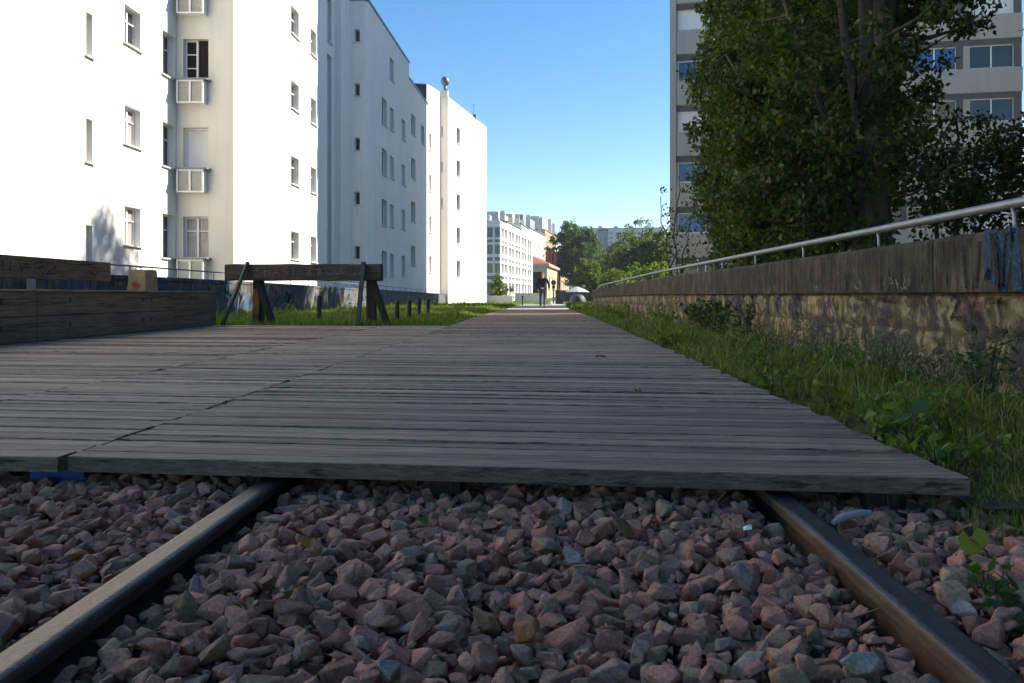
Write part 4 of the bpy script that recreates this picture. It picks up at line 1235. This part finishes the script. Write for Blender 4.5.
# ---------------------------------------------------------------- trees
DK_A, DK_B = (0.028, 0.052, 0.010), (0.115, 0.145, 0.028)
t1 = tree('maple_tree', (6.25, 15.0, -0.1), [(5.3, 15, 3.2, 2.15, 2.4, 2.6, 3.2), (5.5, 15, 6.5, 2.45, 2.6, 2.8, 3.4), (5.9, 15, 10.2, 2.3, 2.5, 3.0, 2.4), (7.4, 15, 7.4, 1.2, 1.2, 1.6, .8), (8.1, 15, 6.9, 0.95, 1.1, 2.0, .55), (3.7, 15, 4.2, 1.0, 1.2, 1.0, .5), (4.1, 14.8, 2.1, 1.1, 1.4, 1.3, .9), (6.8, 15.2, 5.5, 1.1, 1.2, 2.6, .6)],
          560, 72, 0.40, 0.125, (0.028, 0.048, 0.009), (0.115, 0.140, 0.028), 21, 'great dark green multi stemmed tree nearest behind the right parapet', nb=150,
          stems=[((5.0, 14.8, 9.5), .13), ((5.9, 15.2, 12.2), .24), ((6.3, 14.7, 12), .22), ((7.0, 15.2, 11), .18), ((4.2, 15.2, 7.5), .09), ((6.6, 15.8, 10), .15), ((3.5, 14.9, 5), .06)], thin=lambda c: (c[1] < 15.4 and abs(c[0] - (6.1 + .02 * c[2])) < .55 and c[2] < 6.5 and math.sin(c[2] * 9 + c[0] * 31) < -.05))
tree('young_maple', (8.0, 15.6, -0.1), [(8.1, 15.6, 2.9, 1.6, 1.3, 1.35, 1), (9.4, 15.4, 2.3, 1.3, 1.2, 1.4, .8)], 140, 46, 0.42, 0.115, DK_A, (0.09, 0.11, 0.035), 22,
     'low loose leafy tree right of the great tree in front of the tower', nb=50, stems=[((8.1, 15.6, 4.0), .07), ((9.2, 15.4, 3.2), .05), ((7.4, 15.5, 3.6), .05)], trunk_r=.08)
t2 = tree('roadside_tree', (7.6, 21.5, -0.1), [(7.2, 21.5, 4.5, 2.7, 3.1, 3.4, 1), (7.3, 21.5, 9.2, 2.7, 3.1, 3.8, 1)], 640, 80, 0.62, 0.18, DK_A, DK_B, 23,
          'tree standing second in the row behind the great dark tree', group='trees behind the right parapet', nb=60, trunk_r=.22)
copy_thing(t2, (8.9, 29.3, -0.1), 2.1, 'tallest tree, third in the row behind the great dark tree', 1).scale = (0.95, 1.0, 1.36)
copy_thing(t2, (9.0, 33.2, -0.1), 4.0, 'tree at the far end of the row beside the tower', 1).scale = (0.86, .95, 1.03)
for i, (x, y, lab) in enumerate(((9.0, 8.2, 'unseen shade tree added on the right of the camera, level with the near boards'), (9.3, 2.0, 'unseen shade tree added right beside the camera position beyond the parapet'), (9.2, -4.5, 'unseen shade tree added just behind the camera on the right'), (9.6, -11, 'unseen shade tree added farthest behind the camera on the right'))):
    copy_thing(t2, (x, y, -0.1), 1.3 * i + .5, lab, 1.0)  # out-of-frame trees, added to throw shade over the near boards
# twiggy sapling against the tower's corner
sap = tree('sapling', (4.35, 26.0, -0.1), [(4.5, 26, 2.6, .75, .7, 1.7, 1), (5.2, 26, 1.5, .9, .8, .9, .8)], 42, 15, 0.28, 0.11, (0.03, 0.05, 0.015), (0.07, 0.08, 0.03), 31,
           'thin twiggy sapling with sparse leaves in front of the tower corner', nb=42, stems=[((4.5, 26, 4.4), .03), ((3.9, 26, 3.7), .022), ((5.0, 26, 3.4), .022)], trunk_r=.04)
# far trees
MG_A, MG_B = (0.030, 0.060, 0.014), (0.075, 0.125, 0.022)
LG_A, LG_B = (0.07, 0.12, 0.018), (0.15, 0.20, 0.03)
tree('plane_tree', (9.5, 205, -0.4), [(9, 205, 12, 7.2, 6, 6, 2), (12.5, 204, 7, 7.5, 6, 5.5, 1.7), (5.5, 206, 9.5, 5, 5, 3.5, .8), (9.5, 204, 16, 4.6, 4, 3.6, .8)], 520, 60, 1.0, 0.55, (0.035, 0.07, 0.014), (0.10, 0.17, 0.026), 41,
     'big round dark green tree behind the station house roof', trunk_r=.5)
tree('round_tree', (10, 243, -0.4), [(9.3, 245, 7.8, 3.8, 3.5, 3.2, 1), (12, 245, 6.0, 2.8, 2.5, 2.6, .5)], 130, 60, .9, .5, MG_A, LG_B, 42, 'small bright rounded tree at the right end of the station house', trunk_r=.15)
tree('round_tree', (7.1, 118, -0.4), [(7.1, 118, 3.3, 2.3, 2, 2.6, 1), (8.4, 118, 2, 1.5, 1.5, 1.6, .4)], 120, 45, .5, .28, (0.045, 0.085, 0.015), LG_B, 43, 'yellow green bushy tree behind the white parasol', trunk_r=.15)
LW = 'willow_tree'
tree(LW, (15.5, 125, -0.4), [(16, 125, 7.2, 4.4, 3.5, 5.0, 2), (19.5, 124, 6.2, 3.6, 3, 4.6, 1.4), (12.6, 126, 5.0, 2.8, 2.6, 3.6, .8)], 420, 38, .75, .34, (0.05, 0.08, 0.025), (0.13, 0.17, 0.045), 44, 'tall feathery light green tree left of the tower corner', trunk_r=.3, nb=70)
tree('leafy_bush', (12.2, 96, -0.4), [(12.2, 96, 2.2, 2.6, 2, 2.2, 1), (14.8, 96, 1.9, 2.2, 2, 1.9, 1)], 170, 45, .5, .24, LG_A, LG_B, 45, 'bright yellow green bush just above the far end of the handrail', 'bush', trunk_r=.1)
tree('leafy_bush', (8.6, 90, -0.4), [(8.6, 90, 1.6, 1.9, 2, 1.8, 1)], 90, 45, .5, .24, (0.05, 0.09, 0.015), LG_B, 46, 'rounded green bush left of the brightest bush, above the parapet end', 'bush', trunk_r=.1)
tree('leafy_bush', (9.6, 66, -0.4), [(9.6, 66, 1.4, 1.6, 1.5, 1.9, 1)], 90, 45, .4, .2, LG_A, LG_B, 48, 'light green bush against the foot of the tower corner', 'bush', trunk_r=.1)
hillt = tree('hill_tree', (30, 270, 2), [(30, 270, 9, 7, 6, 6, 1), (33, 268, 12, 5, 5, 4.5, .6)], 200, 40, 1.5, .8, MG_A, (0.09, 0.13, 0.035), 47, 'dark green tree on the slope just right of the great far tree', group='trees on the far slope', trunk_r=.45, nb=25)
for i, (u, y, s, lab) in enumerate(((612, 330, 1.0, 'slope tree under the left half of the hilltop block'), (632, 380, 1.0, 'slope tree under the right half of the hilltop block'), (650, 300, 1.05, 'slope tree showing behind the feathery tree'),
                                    (592, 300, 1.0, 'slope tree touching the right side of the great far tree'), (665, 360, 1.2, 'slope tree near the left edge of the tower'), (575, 340, 1.1, 'slope tree above the station house roof'),
                                    (700, 420, 1.4, 'slope tree behind the tower'), (480, 330, 1.0, 'slope tree behind the end of the white flats'), (622, 240, .75, 'lowest slope tree above the yellow bushes'))):
    x = (u - 540) * y / 800
    copy_thing(hillt, (x, y, hill(x, y) * 0.85 - .5), i * 1.7, lab, s)
tree('leafy_bush', (-4.0, 76.5, -0.4), [(-4.0, 76.5, 1.2, .9, .8, 1.4, 1), (-3.3, 77, .6, .8, .6, .8, .5)], 70, 50, .3, .14, (0.05, 0.08, 0.02), (0.13, 0.16, 0.04), 49, 'olive green shrub at the foot of the last white flats', 'bush', trunk_r=.06)

# ---------------------------------------------------------------- far end of the path
fw = MB(); fw.box(-5.2, -2.6, 76, 76.4, -.6, .45); tag(fw.build('garden_wall', M['far_white']), 'low pale wall at the foot of the last white flats', 'wall')
fw = MB(); fw.box(-2.5, 0.6, 80, 80.4, -.6, .62); fw.box(-2.55, .65, 79.95, 80.45, .622, .70)
tag(fw.build('garden_wall', M['sill']), 'low blue grey wall closing the view in front of the grid building', 'wall')
mb = MB(); mb.tube([(-1.35, 62, -.5), (-1.35, 62, .35)], .06, 8); mb.lathe([(.06, 0), (.085, .02), (.085, .09), (.0, .12)], (-1.35, 62, .35), 8)
tag(mb.build('bollard', M['iron']), 'black bollard on the left side of the far path', 'bollard')
# signal-like lamp post
lp = empty('signal_post', (1.35, 80, -.35), 'slim dark signal post with round head in front of the station house', 'signal post')
mb = MB(); mb.tube([(1.35, 80, -.35), (1.35, 80, 1.6)], .07, 8); mb.build('pole', M['iron'], lp)
mb = MB(); mb.tube([(1.35, 79.9, 1.75), (1.35, 80.05, 1.75)], .26, 16); mb.tube([(1.35, 79.9, 1.3), (1.35, 80.05, 1.3)], .15, 14); mb.build('disc', M['iron'], lp)
# parasol, tarpaulin covered stack
ps = empty('parasol', (3.35, 72, -.35), 'open pale grey parasol beyond the end of the right parapet', 'parasol')
mb = MB(); mb.lathe([(1.08, 1.12), (1.06, 1.16), (.55, 1.42), (.05, 1.62)], (3.35, 72, -.35), 8); mb.lathe([(0.04, 1.57), (.55, 1.38), (1.05, 1.13)], (3.35, 72, -.35), 8); mb.build('canopy', M['canvas'], ps)
mb = MB(); mb.tube([(3.35, 72, -.35), (3.35, 72, 1.22)], .04, 8); mb.build('pole', M['iron'], ps)
def mound(x, y, rx, ry, h, mat, name, label, cat):
    mb = MB(); N = 16
    for j in range(7):
        t = j / 6 * math.pi / 2; rr_ = math.cos(t) ** .6; zz = h * math.sin(t)
        for k in range(N):
            a = 2 * math.pi * k / N; wv = 1 + .06 * math.sin(5 * a + j)
            mb.v.append((x + rx * rr_ * wv * math.cos(a), y + ry * rr_ * wv * math.sin(a), -.36 + zz))
    for j in range(6):
        for k in range(N):
            a = j * N + k; b_ = j * N + (k + 1) % N; mb.f.append((a, b_, b_ + N, a + N)); mb.m.append(0)
    tag(mb.build(name, mat, smooth=True), label, cat)
mound(3.1, 66, .72, .7, .95, M['tarp'], 'covered_stack', 'rounded stack under a grey tarpaulin below the parasol', 'tarpaulin')
fw = MB(); fw.box(1.5, 6.5, 78, 78.3, -.5, .9); fw.box(1.45, 6.55, 77.95, 78.35, .903, .97); tag(fw.build('garden_wall', M['tarp']), 'dark grey low screen wall behind the parasol', 'wall')

# ---------------------------------------------------------------- person walking away
PX, PY = 0.13, 38.0; PZ = gz(0, PY) - 0.02
pr = empty('person', (PX, PY, PZ), 'person in black jacket and blue grey jeans walking away in the middle of the path', 'person')
def skin_body(name, verts, edges, radii, mat, sub=2, root=0):
    me = bpy.data.meshes.new(name); me.from_pydata([Vector(v) for v in verts], edges, []); me.materials.append(mat)
    o = link_mesh(name, me, pr)
    sk = o.modifiers.new('skin', 'SKIN'); sk.use_smooth_shade = True
    for i, r_ in enumerate(radii):
        me.skin_vertices[0].data[i].radius = (r_, r_) if not isinstance(r_, tuple) else r_
    me.skin_vertices[0].data[root].use_root = True
    sb = o.modifiers.new('sub', 'SUBSURF'); sb.levels = sub; sb.render_levels = sub
    return o
J = {'pel': (0, 0, .94), 'wst': (0, .01, 1.10), 'chs': (0, .03, 1.32), 'nck': (0, .04, 1.47), 'hdb': (0, .05, 1.56), 'hdt': (0, .06, 1.68),
     'hl': (-.09, 0, .90), 'kl': (-.10, .14, .50), 'al': (-.10, .06, .10), 'tl': (-.11, .22, .045),
     'hr': (.09, 0, .90), 'kr': (.09, -.04, .50), 'ar': (.08, -.30, .14), 'tr': (.09, -.20, .035),
     'sl': (-.18, .03, 1.40), 'el': (-.27, -.06, 1.14), 'wl': (-.24, .10, .92), 'fl': (-.22, .14, .84),
     'sr': (.18, .03, 1.40), 'er': (.30, .02, 1.14), 'wr': (.30, .16, .94), 'fr': (.29, .20, .86)}
names = list(J); ix = {k: i for i, k in enumerate(names)}
rad = {'pel': .115, 'wst': .10, 'chs': (.135, .10), 'nck': .052, 'hdb': .068, 'hdt': .082, 'hl': .082, 'kl': .052, 'al': .036, 'tl': .03, 'hr': .082, 'kr': .052, 'ar': .036, 'tr': .03,
       'sl': .05, 'el': .038, 'wl': .026, 'fl': .022, 'sr': .05, 'er': .038, 'wr': .026, 'fr': .022}
E = [('pel', 'wst'), ('wst', 'chs'), ('chs', 'nck'), ('nck', 'hdb'), ('hdb', 'hdt'), ('pel', 'hl'), ('hl', 'kl'), ('kl', 'al'), ('al', 'tl'), ('pel', 'hr'), ('hr', 'kr'), ('kr', 'ar'), ('ar', 'tr'),
     ('chs', 'sl'), ('sl', 'el'), ('el', 'wl'), ('wl', 'fl'), ('chs', 'sr'), ('sr', 'er'), ('er', 'wr'), ('wr', 'fr')]
vs_ = [J[k] for k in names]; rs_ = [rad[k] for k in names]; es_ = [(ix[a], ix[b_]) for a, b_ in E]
for side, sgn in (('l', -1), ('r', 1)):     # fingers and thumb
    f = Vector(J['f' + side])
    for q in range(4):
        a = f + Vector((sgn * .004, .012 + .014 * (q - 1.5), -.015)); b_ = a + Vector((0, .012, -.04)); c_ = b_ + Vector((-sgn * .012, .01, -.028))
        k = len(vs_); vs_ += [tuple(a), tuple(b_), tuple(c_)]; rs_ += [.009, .0085, .007]; es_ += [(ix['f' + side], k), (k, k + 1), (k + 1, k + 2)]
    a = Vector(J['w' + side]).lerp(f, .6) + Vector((-sgn * .02, .025, 0)); b_ = a + Vector((-sgn * .01, .022, -.035)); k = len(vs_)
    vs_ += [tuple(a), tuple(b_)]; rs_ += [.010, .008]; es_ += [(ix['f' + side], k), (k, k + 1)]
skin_body('body', vs_, es_, rs_, M['skin'], 1)
def sub_body(name, keys, edges, grow, mat, root=0, over=None):
    idx = {k: i for i, k in enumerate(keys)}
    vv = [J[k] if isinstance(k, str) and k in J else over[k][0] for k in keys]
    rr_ = []
    for k in keys:
        b_ = over[k][1] if over and k in over else rad[k]
        rr_.append(tuple(x + grow for x in b_) if isinstance(b_, tuple) else b_ + grow)
    return skin_body(name, vv, [(idx[a], idx[b_]) for a, b_ in edges], rr_, mat, 2, root)
sub_body('jacket', ['pel2', 'wst', 'chs', 'nk2', 'sl', 'el', 'wl', 'sr', 'er', 'wr'], [('pel2', 'wst'), ('wst', 'chs'), ('chs', 'nk2'), ('chs', 'sl'), ('sl', 'el'), ('el', 'wl'), ('chs', 'sr'), ('sr', 'er'), ('er', 'wr')], .022, M['jacket'],
         over={'pel2': ((0, 0, .96), .125), 'nk2': ((0, .04, 1.45), .06), 'wst': (J['wst'], .125)})
mb = MB()
for z_, r_ in ((.90, .150), (.93, .158), (.985, .150)):
    for k in range(16): mb.v.append((PX + r_ * 1.12 * math.cos(k * math.pi / 8), PY + r_ * .85 * math.sin(k * math.pi / 8), PZ + z_))
for j in range(2):
    for k in range(16): mb.f.append((j * 16 + k, j * 16 + (k + 1) % 16, (j + 1) * 16 + (k + 1) % 16, (j + 1) * 16 + k)); mb.m.append(0)
mb.build('shirt_hem', M['shirt'], pr, smooth=True)
sub_body('jeans', ['pel', 'hl', 'kl', 'al', 'hr', 'kr', 'ar'], [('pel', 'hl'), ('hl', 'kl'), ('kl', 'al'), ('pel', 'hr'), ('hr', 'kr'), ('kr', 'ar')], .018, M['jeans'], over={'pel': ((0, 0, .93), .125), 'al': ((-.10, .07, .09), .045), 'ar': ((.08, -.29, .15), .045)})
for a, b_ in ((( -.10, .05, .055), (-.11, .24, .035)), ((.08, -.33, .10), (.09, -.17, .03))):
    o = skin_body('shoe', [a, b_], [(0, 1)], [.05, .038], M['shoe'], 1)
o = skin_body('hair', [(0, .03, 1.60), (0, .045, 1.70)], [(0, 1)], [.09, .088], M['hair'], 2)

# ---------------------------------------------------------------- grass and weeds
def ystep(n_, y0, y1, seed, pw=1.0):
    r = np.random.default_rng(seed); t = r.random(n_)
    return np.exp(np.log(y0) + (np.log(y1) - np.log(y0)) * t ** pw), r
# right verge
n1 = 60000
Y, r = ystep(n1, 2.2, 37.5, 51); X = 1.22 + (WX - 0.03 - 1.22) * r.random(n1)
cl = 0.5 + 0.5 * np.sin(X * 5.1 + 1.7 * np.sin(Y * 1.9)) * np.sin(Y * 2.3 + 2 * np.sin(X * 3))
edge = np.clip((X - 1.2) / 0.45, 0.12, 1)
H = (0.03 + 0.085 * cl * edge * np.clip((2.55 - X) / .7, .3, 1) + 0.045 * r.random(n1) * edge)
patch = np.sin(X * 7.3 + 2.2 * np.sin(Y * 2.7)) * np.sin(Y * 4.1 + 1.5 * np.sin(X * 5)); H = np.where(patch < -.45, H * .35, H) * np.where(r.random(n1) < .05, 2.2, 1)
H *= np.clip((Y - 1.6) / 1.6, .35, 1)
Z = np.array([gz(0, y) for y in Y]) - 0.07 + 0.045 * np.sin(np.pi * (X - 1.2) / 1.32)
W = 0.0028 + 0.0009 * Y * r.uniform(.6, 1.3, n1)
link = link_mesh('verge_grass', grass('verge_grass', X, Y, Z, H, W, GC, 61, .55))
tag(link, 'rough green grass and dry stalks between the boards and the right parapet', 'grass', kind='stuff')
# grass creeping over the ballast at the right front
n2 = 5000; r = np.random.default_rng(52)
Y = r.uniform(1.75, 2.35, n2); X = 1.12 + 0.95 * r.random(n2) ** .8
keep = (np.sin(X * 14) * np.sin(Y * 17) > -.25) & (X > 1.0 + .45 * (2.25 - Y))
X, Y = X[keep], Y[keep]
link = link_mesh('verge_grass', grass('verge_grass', X, Y, np.full(len(X), -.11), r.uniform(.03, .085, len(X)), np.full(len(X), .003), GC, 62, .8))
tag(link, 'short tufts of grass creeping over the ballast at the front right', 'grass', kind='stuff')
# left verge
n3 = 60000
Y, r = ystep(n3, 13.5, 72, 53); X = -7.45 + 5.85 * r.random(n3)
cl = 0.5 + 0.5 * np.sin(X * 2.1 + 1.7 * np.sin(Y * .9)) * np.sin(Y * 1.3)
H = (0.05 + 0.12 * cl + 0.08 * r.random(n3)) * np.where(X < -4, 1.15, 1) * np.where(r.random(n3) < .03, 1.8, 1)
H *= np.clip((-1.55 - X) / .6, .35, 1)
Z = np.array([gz(0, y) for y in Y]) - 0.06
W = 0.0009 * Y * r.uniform(.6, 1.4, n3)
link = link_mesh('verge_grass', grass('verge_grass', X, Y, Z, H, W, GC2, 63, .45))
tag(link, 'bright green grass between the path and the left parapet', 'grass', kind='stuff')
# right verge beyond the wall end
n4 = 9000; r = np.random.default_rng(54); Y = r.uniform(37, 95, n4); X = 1.5 + (Y - 37) * .02 + r.random(n4) * 3
link = link_mesh('verge_grass', grass('verge_grass', X, Y, np.array([gz(0, y) for y in Y]) - .1, r.uniform(.15, .4, n4), Y * .0012, GC2, 64, .4))
tag(link, 'sunlit grass beyond the end of the right parapet', 'grass', kind='stuff')
n5 = 8000; r = np.random.default_rng(55); Y = r.uniform(70, 100, n5); X = -5 + r.random(n5) * 6
link = link_mesh('verge_grass', grass('verge_grass', X, Y, np.full(n5, -.45), r.uniform(.15, .35, n5), Y * .0012, GC2, 65, .4))
tag(link, 'yellow green grass where the path bends away', 'grass', kind='stuff')

def weed(name, loc, rx, ry, h, nl, ls, cA, cB, seed, label, cat='weed', asp=.7, stems=8, group='weeds along the right parapet'):
    root = empty(name, loc, label, cat, group)
    r = np.random.default_rng(seed); P = []
    mb = MB()
    for k in range(stems):
        a = r.uniform(0, 6.28); q = r.random() ** .5
        tip = np.array([rx * q * math.cos(a), ry * q * math.sin(a), h * r.uniform(.55, 1)])
        b0 = np.array([tip[0] * .25, tip[1] * .25, 0])
        mb.tube([tuple(b0 + np.array(loc)), tuple((b0 + tip) / 2 + np.array([0, 0, h * .08]) + np.array(loc)), tuple(tip + np.array(loc))], [.0028, .002, .001], 5)
        for _ in range(max(1, nl // stems)):
            t = r.uniform(.15, 1)
            P.append(b0 + (tip - b0) * t + r.normal(0, ls * .35, 3))
    P = np.array(P); P[:, 2] = np.clip(P[:, 2], .01, None)
    link_mesh('leaves', leaves('leaves', P, ls, cA, cB, seed + 1, asp=asp, droop=.1), root)
    mb.build('stems', M['twig'], root)
    return root
weed('broadleaf_weed', (1.35, 2.98, -.04), .20, .16, .13, 46, .085, (0.06, .10, .02), (.12, .17, .03), 71, 'low broad leaved weed spilling onto the right edge of the boards', asp=.95)
weed('broadleaf_weed', (1.42, 3.75, -.04), .16, .2, .11, 30, .07, (0.07, .11, .02), (.15, .16, .03), 72, 'small yellowing weed at the boards edge, behind the broad leaved one', asp=.9)
weed('ivy_clump', (2.28, 10.9, -.05), .22, 1.3, .52, 900, .075, (0.025, .05, .012), (.08, .11, .02), 73, 'dark ivy clump climbing the parapet in the middle distance', 'ivy', stems=40)
weed('ivy_clump', (2.36, 9.3, -.05), .12, .25, .55, 170, .06, (0.03, .06, .015), (.06, .10, .02), 78, 'narrow strand of ivy hanging on the parapet right of the dark clump', 'ivy', stems=16)
weed('tall_weed', (2.22, 4.9, -.05), .18, .6, .34, 700, .032, (0.08, .11, .05), (.15, .17, .09), 74, 'grey green feathery weed against the ochre stones', stems=22, asp=.4)
weed('tall_weed', (2.22, 6.3, -.05), .18, .7, .40, 900, .034, (0.08, .11, .05), (.17, .18, .09), 75, 'pale feathery weed against the parapet, second from the right', stems=22, asp=.4)
weed('tall_weed', (2.2, 3.98, -.05), .15, .2, .46, 300, .05, (0.03, .07, .015), (.07, .12, .03), 76, 'dark green upright weed against the wall at the right picture edge', stems=12, asp=.35)
weed('nettle_plant', (0.90, 1.60, -.14), .05, .08, .13, 80, .038, (0.035, .07, .02), (.09, .14, .035), 77, 'small leafy plant growing in the ballast right of the rusty rail', stems=7, asp=.55)
weed('nettle_plant', (0.875, 1.43, -.14), .06, .07, .075, 50, .048, (0.02, .045, .015), (.05, .09, .03), 79, 'dark low leafy plant at the bottom right corner beside the rail', stems=6, asp=.5)
wr = random.Random(77)
spots = [(1.30, 2.62, 'tiny leafy weed nearest the camera on the right edge of the boards'), (1.55, 3.3, 'leafy weed among the grass, second from the camera on the right verge'), (1.9, 3.6, 'leafy weed half way between the boards and the wall, near the right picture edge'),
         (1.38, 4.6, 'weed at the boards edge a little beyond the yellowing one'), (2.0, 5.4, 'bushy green weed below the second coping joint'), (1.5, 5.7, 'low green weed where the verge narrows to a third of the picture'),
         (1.75, 7.4, 'green weed in the verge before the ivy'), (2.2, 7.9, 'tall green weed against the wall just before the ivy'), (1.4, 8.6, 'low weed at the boards edge level with the ivy strand'),
         (2.1, 13.5, 'leafy weed against the wall behind the dark ivy clump'), (1.7, 16.5, 'weed tuft in the far middle of the right verge'), (1.9, 21, 'farthest bushy weed along the right parapet')]
for i, (x, y, lab) in enumerate(spots):
    big = 1 + .25 * (y > 6) + .5 * (y > 12)
    weed('leafy_weed', (x, y, gz(0, y) - .05), wr.uniform(.14, .24) * big, wr.uniform(.16, .3) * big, wr.uniform(.14, .24) * big * (1.5 if x > 1.95 else 1), 170, .042 * big, (0.07, .12, .018), (.18, .25, .04), 200 + 3 * i, lab, stems=14, asp=.6)

for i in range(16):
    y = 3.6 * 1.17 ** i * (1 + wr.uniform(-.05, .05))
    if y > 34: break
    k_ = 1 + y * .03
    wd_n = ['nearest', 'second', 'third', 'fourth', 'fifth', 'sixth', 'seventh', 'eighth', 'ninth', 'tenth', 'eleventh', 'twelfth', 'thirteenth', 'fourteenth', 'fifteenth', 'farthest'][i]
    dry = i % 3 == 1
    weed('stalky_weed', (2.3 - wr.uniform(0, .25), y, gz(0, y) - .05), .16 * k_, .30 * k_, wr.uniform(.26, .42), 260, .026 * k_, (.22, .18, .08) if dry else (.10, .16, .03), (.40, .33, .17) if dry else (.26, .32, .06), 400 + 3 * i,
         ('dry straw coloured' if dry else 'pale green') + ' stalky weed at the wall foot, ' + wd_n + ' from the right', stems=26, asp=.35)

# single big leaf on a stalk
pl = empty('seedling', (1.03, 1.82, -.13), 'seedling with one big pale heart shaped leaf in the ballast at the right', 'seedling')
mb = MB(); mb.tube([(1.03, 1.82, -.13), (1.01, 1.81, -.07), (0.962, 1.79, -.035)], .0025, 6); mb.build('stem', M['twig'], pl)
mb = MB(); c0 = Vector((0.962, 1.79, -.035)); out_ = []
for (a, b_) in ((0, 0), (.018, .030), (.04, .022), (.052, -.005), (.03, -.034), (0, -.05), (-.022, -.03), (-.03, 0), (-.018, .025)):
    out_.append(c0 + Vector((a * .9, 0, b_ * .8)))
mb.add(out_, [tuple(range(9))]); o = mb.build('leaf', M['leaf'], pl); setcol(o, (.15, .19, .045))
# flowering stalks in the left grass
for i, (x, y, h, lab) in enumerate(((-4.6, 19.5, .62, 'yellow green weed tuft before the left parapet, left of the stakes'), (-3.2, 22.5, .7, 'weed with whitish flower heads behind the wooden stakes'), (-2.6, 26, .7, 'leafy green weed tuft farther along the left grass'), (-5.0, 15.6, .45, 'low weed tuft just behind the buffer stop'))):
    weed('meadow_weed', (x, y, gz(0, y) - .05), .35, .3, h, 130, .06, (.10, .15, .03), (.2, .22, .06) if i != 1 else (.35, .34, .26), 80 + i, lab, stems=14, asp=.5, group='weeds in the left grass')
# fallen leaves
def fallen(u, v, z, c, lab, s=.03):
    y = (CZ - z) * 800 / (v - 295); x = (u - 540) * y / 800; r = random.Random(int(u))
    mb = MB(); a0 = r.uniform(0, 6.28); pts = []
    for k in range(7):
        a = a0 + k * 6.283 / 7; q = s * (1.25 if k == 0 else .75 if k % 2 else .9)
        pts.append((x + q * math.cos(a), y + q * .8 * math.sin(a), z + .01 * math.sin(a * 2) + .006))
    mb.add(pts, [tuple(range(7))]); o = mb.build('fallen_leaf', M['leaf']); setcol(o, c); tag(o, lab, 'leaf', 'fallen leaves')
fallen(285, 594, -.07, (.05, .12, .03), 'green fallen leaf on the ballast right of the shiny rail', .022)
fallen(245, 607, -.075, (.04, .09, .02), 'small dark green leaf close to the shiny rail', .016)
fallen(306, 546, -.075, (.40, .20, .03), 'yellow brown leaf on the ballast right of the shiny rail', .022)
fallen(422, 522, -.078, (.05, .14, .03), 'green leaf on the ballast just below the boards, left of centre', .02)
fallen(600, 357, .006, (.05, .045, .02), 'dark dry leaf lying on the boards in the middle distance', .05)
fallen(638, 391, .006, (.10, .11, .02), 'small olive leaf lying on the boards right of centre', .022)
fallen(687, 363, .006, (.30, .28, .20), 'pale dry leaf at the right edge of the boards', .03)
fallen(783, 396, .0, (.25, .10, .03), 'orange brown leaf in the weeds at the boards edge', .035)

# ---------------------------------------------------------------- air
m = bpy.data.materials.new('haze_air'); m.use_nodes = True
n = m.node_tree.nodes; l = m.node_tree.links
n.remove(n['Principled BSDF'])
pv = n.new('ShaderNodeVolumePrincipled'); pv.inputs['Color'].default_value = (0.80, 0.88, 1.0, 1)
pv.inputs['Density'].default_value = 0.00022
l.new(pv.outputs[0], n['Material Output'].inputs['Volume'])
mb = MB(); mb.box(-905, 905, -65, 2505, -3.5, 75)
tag(mb.build('haze', m), kind='stuff')
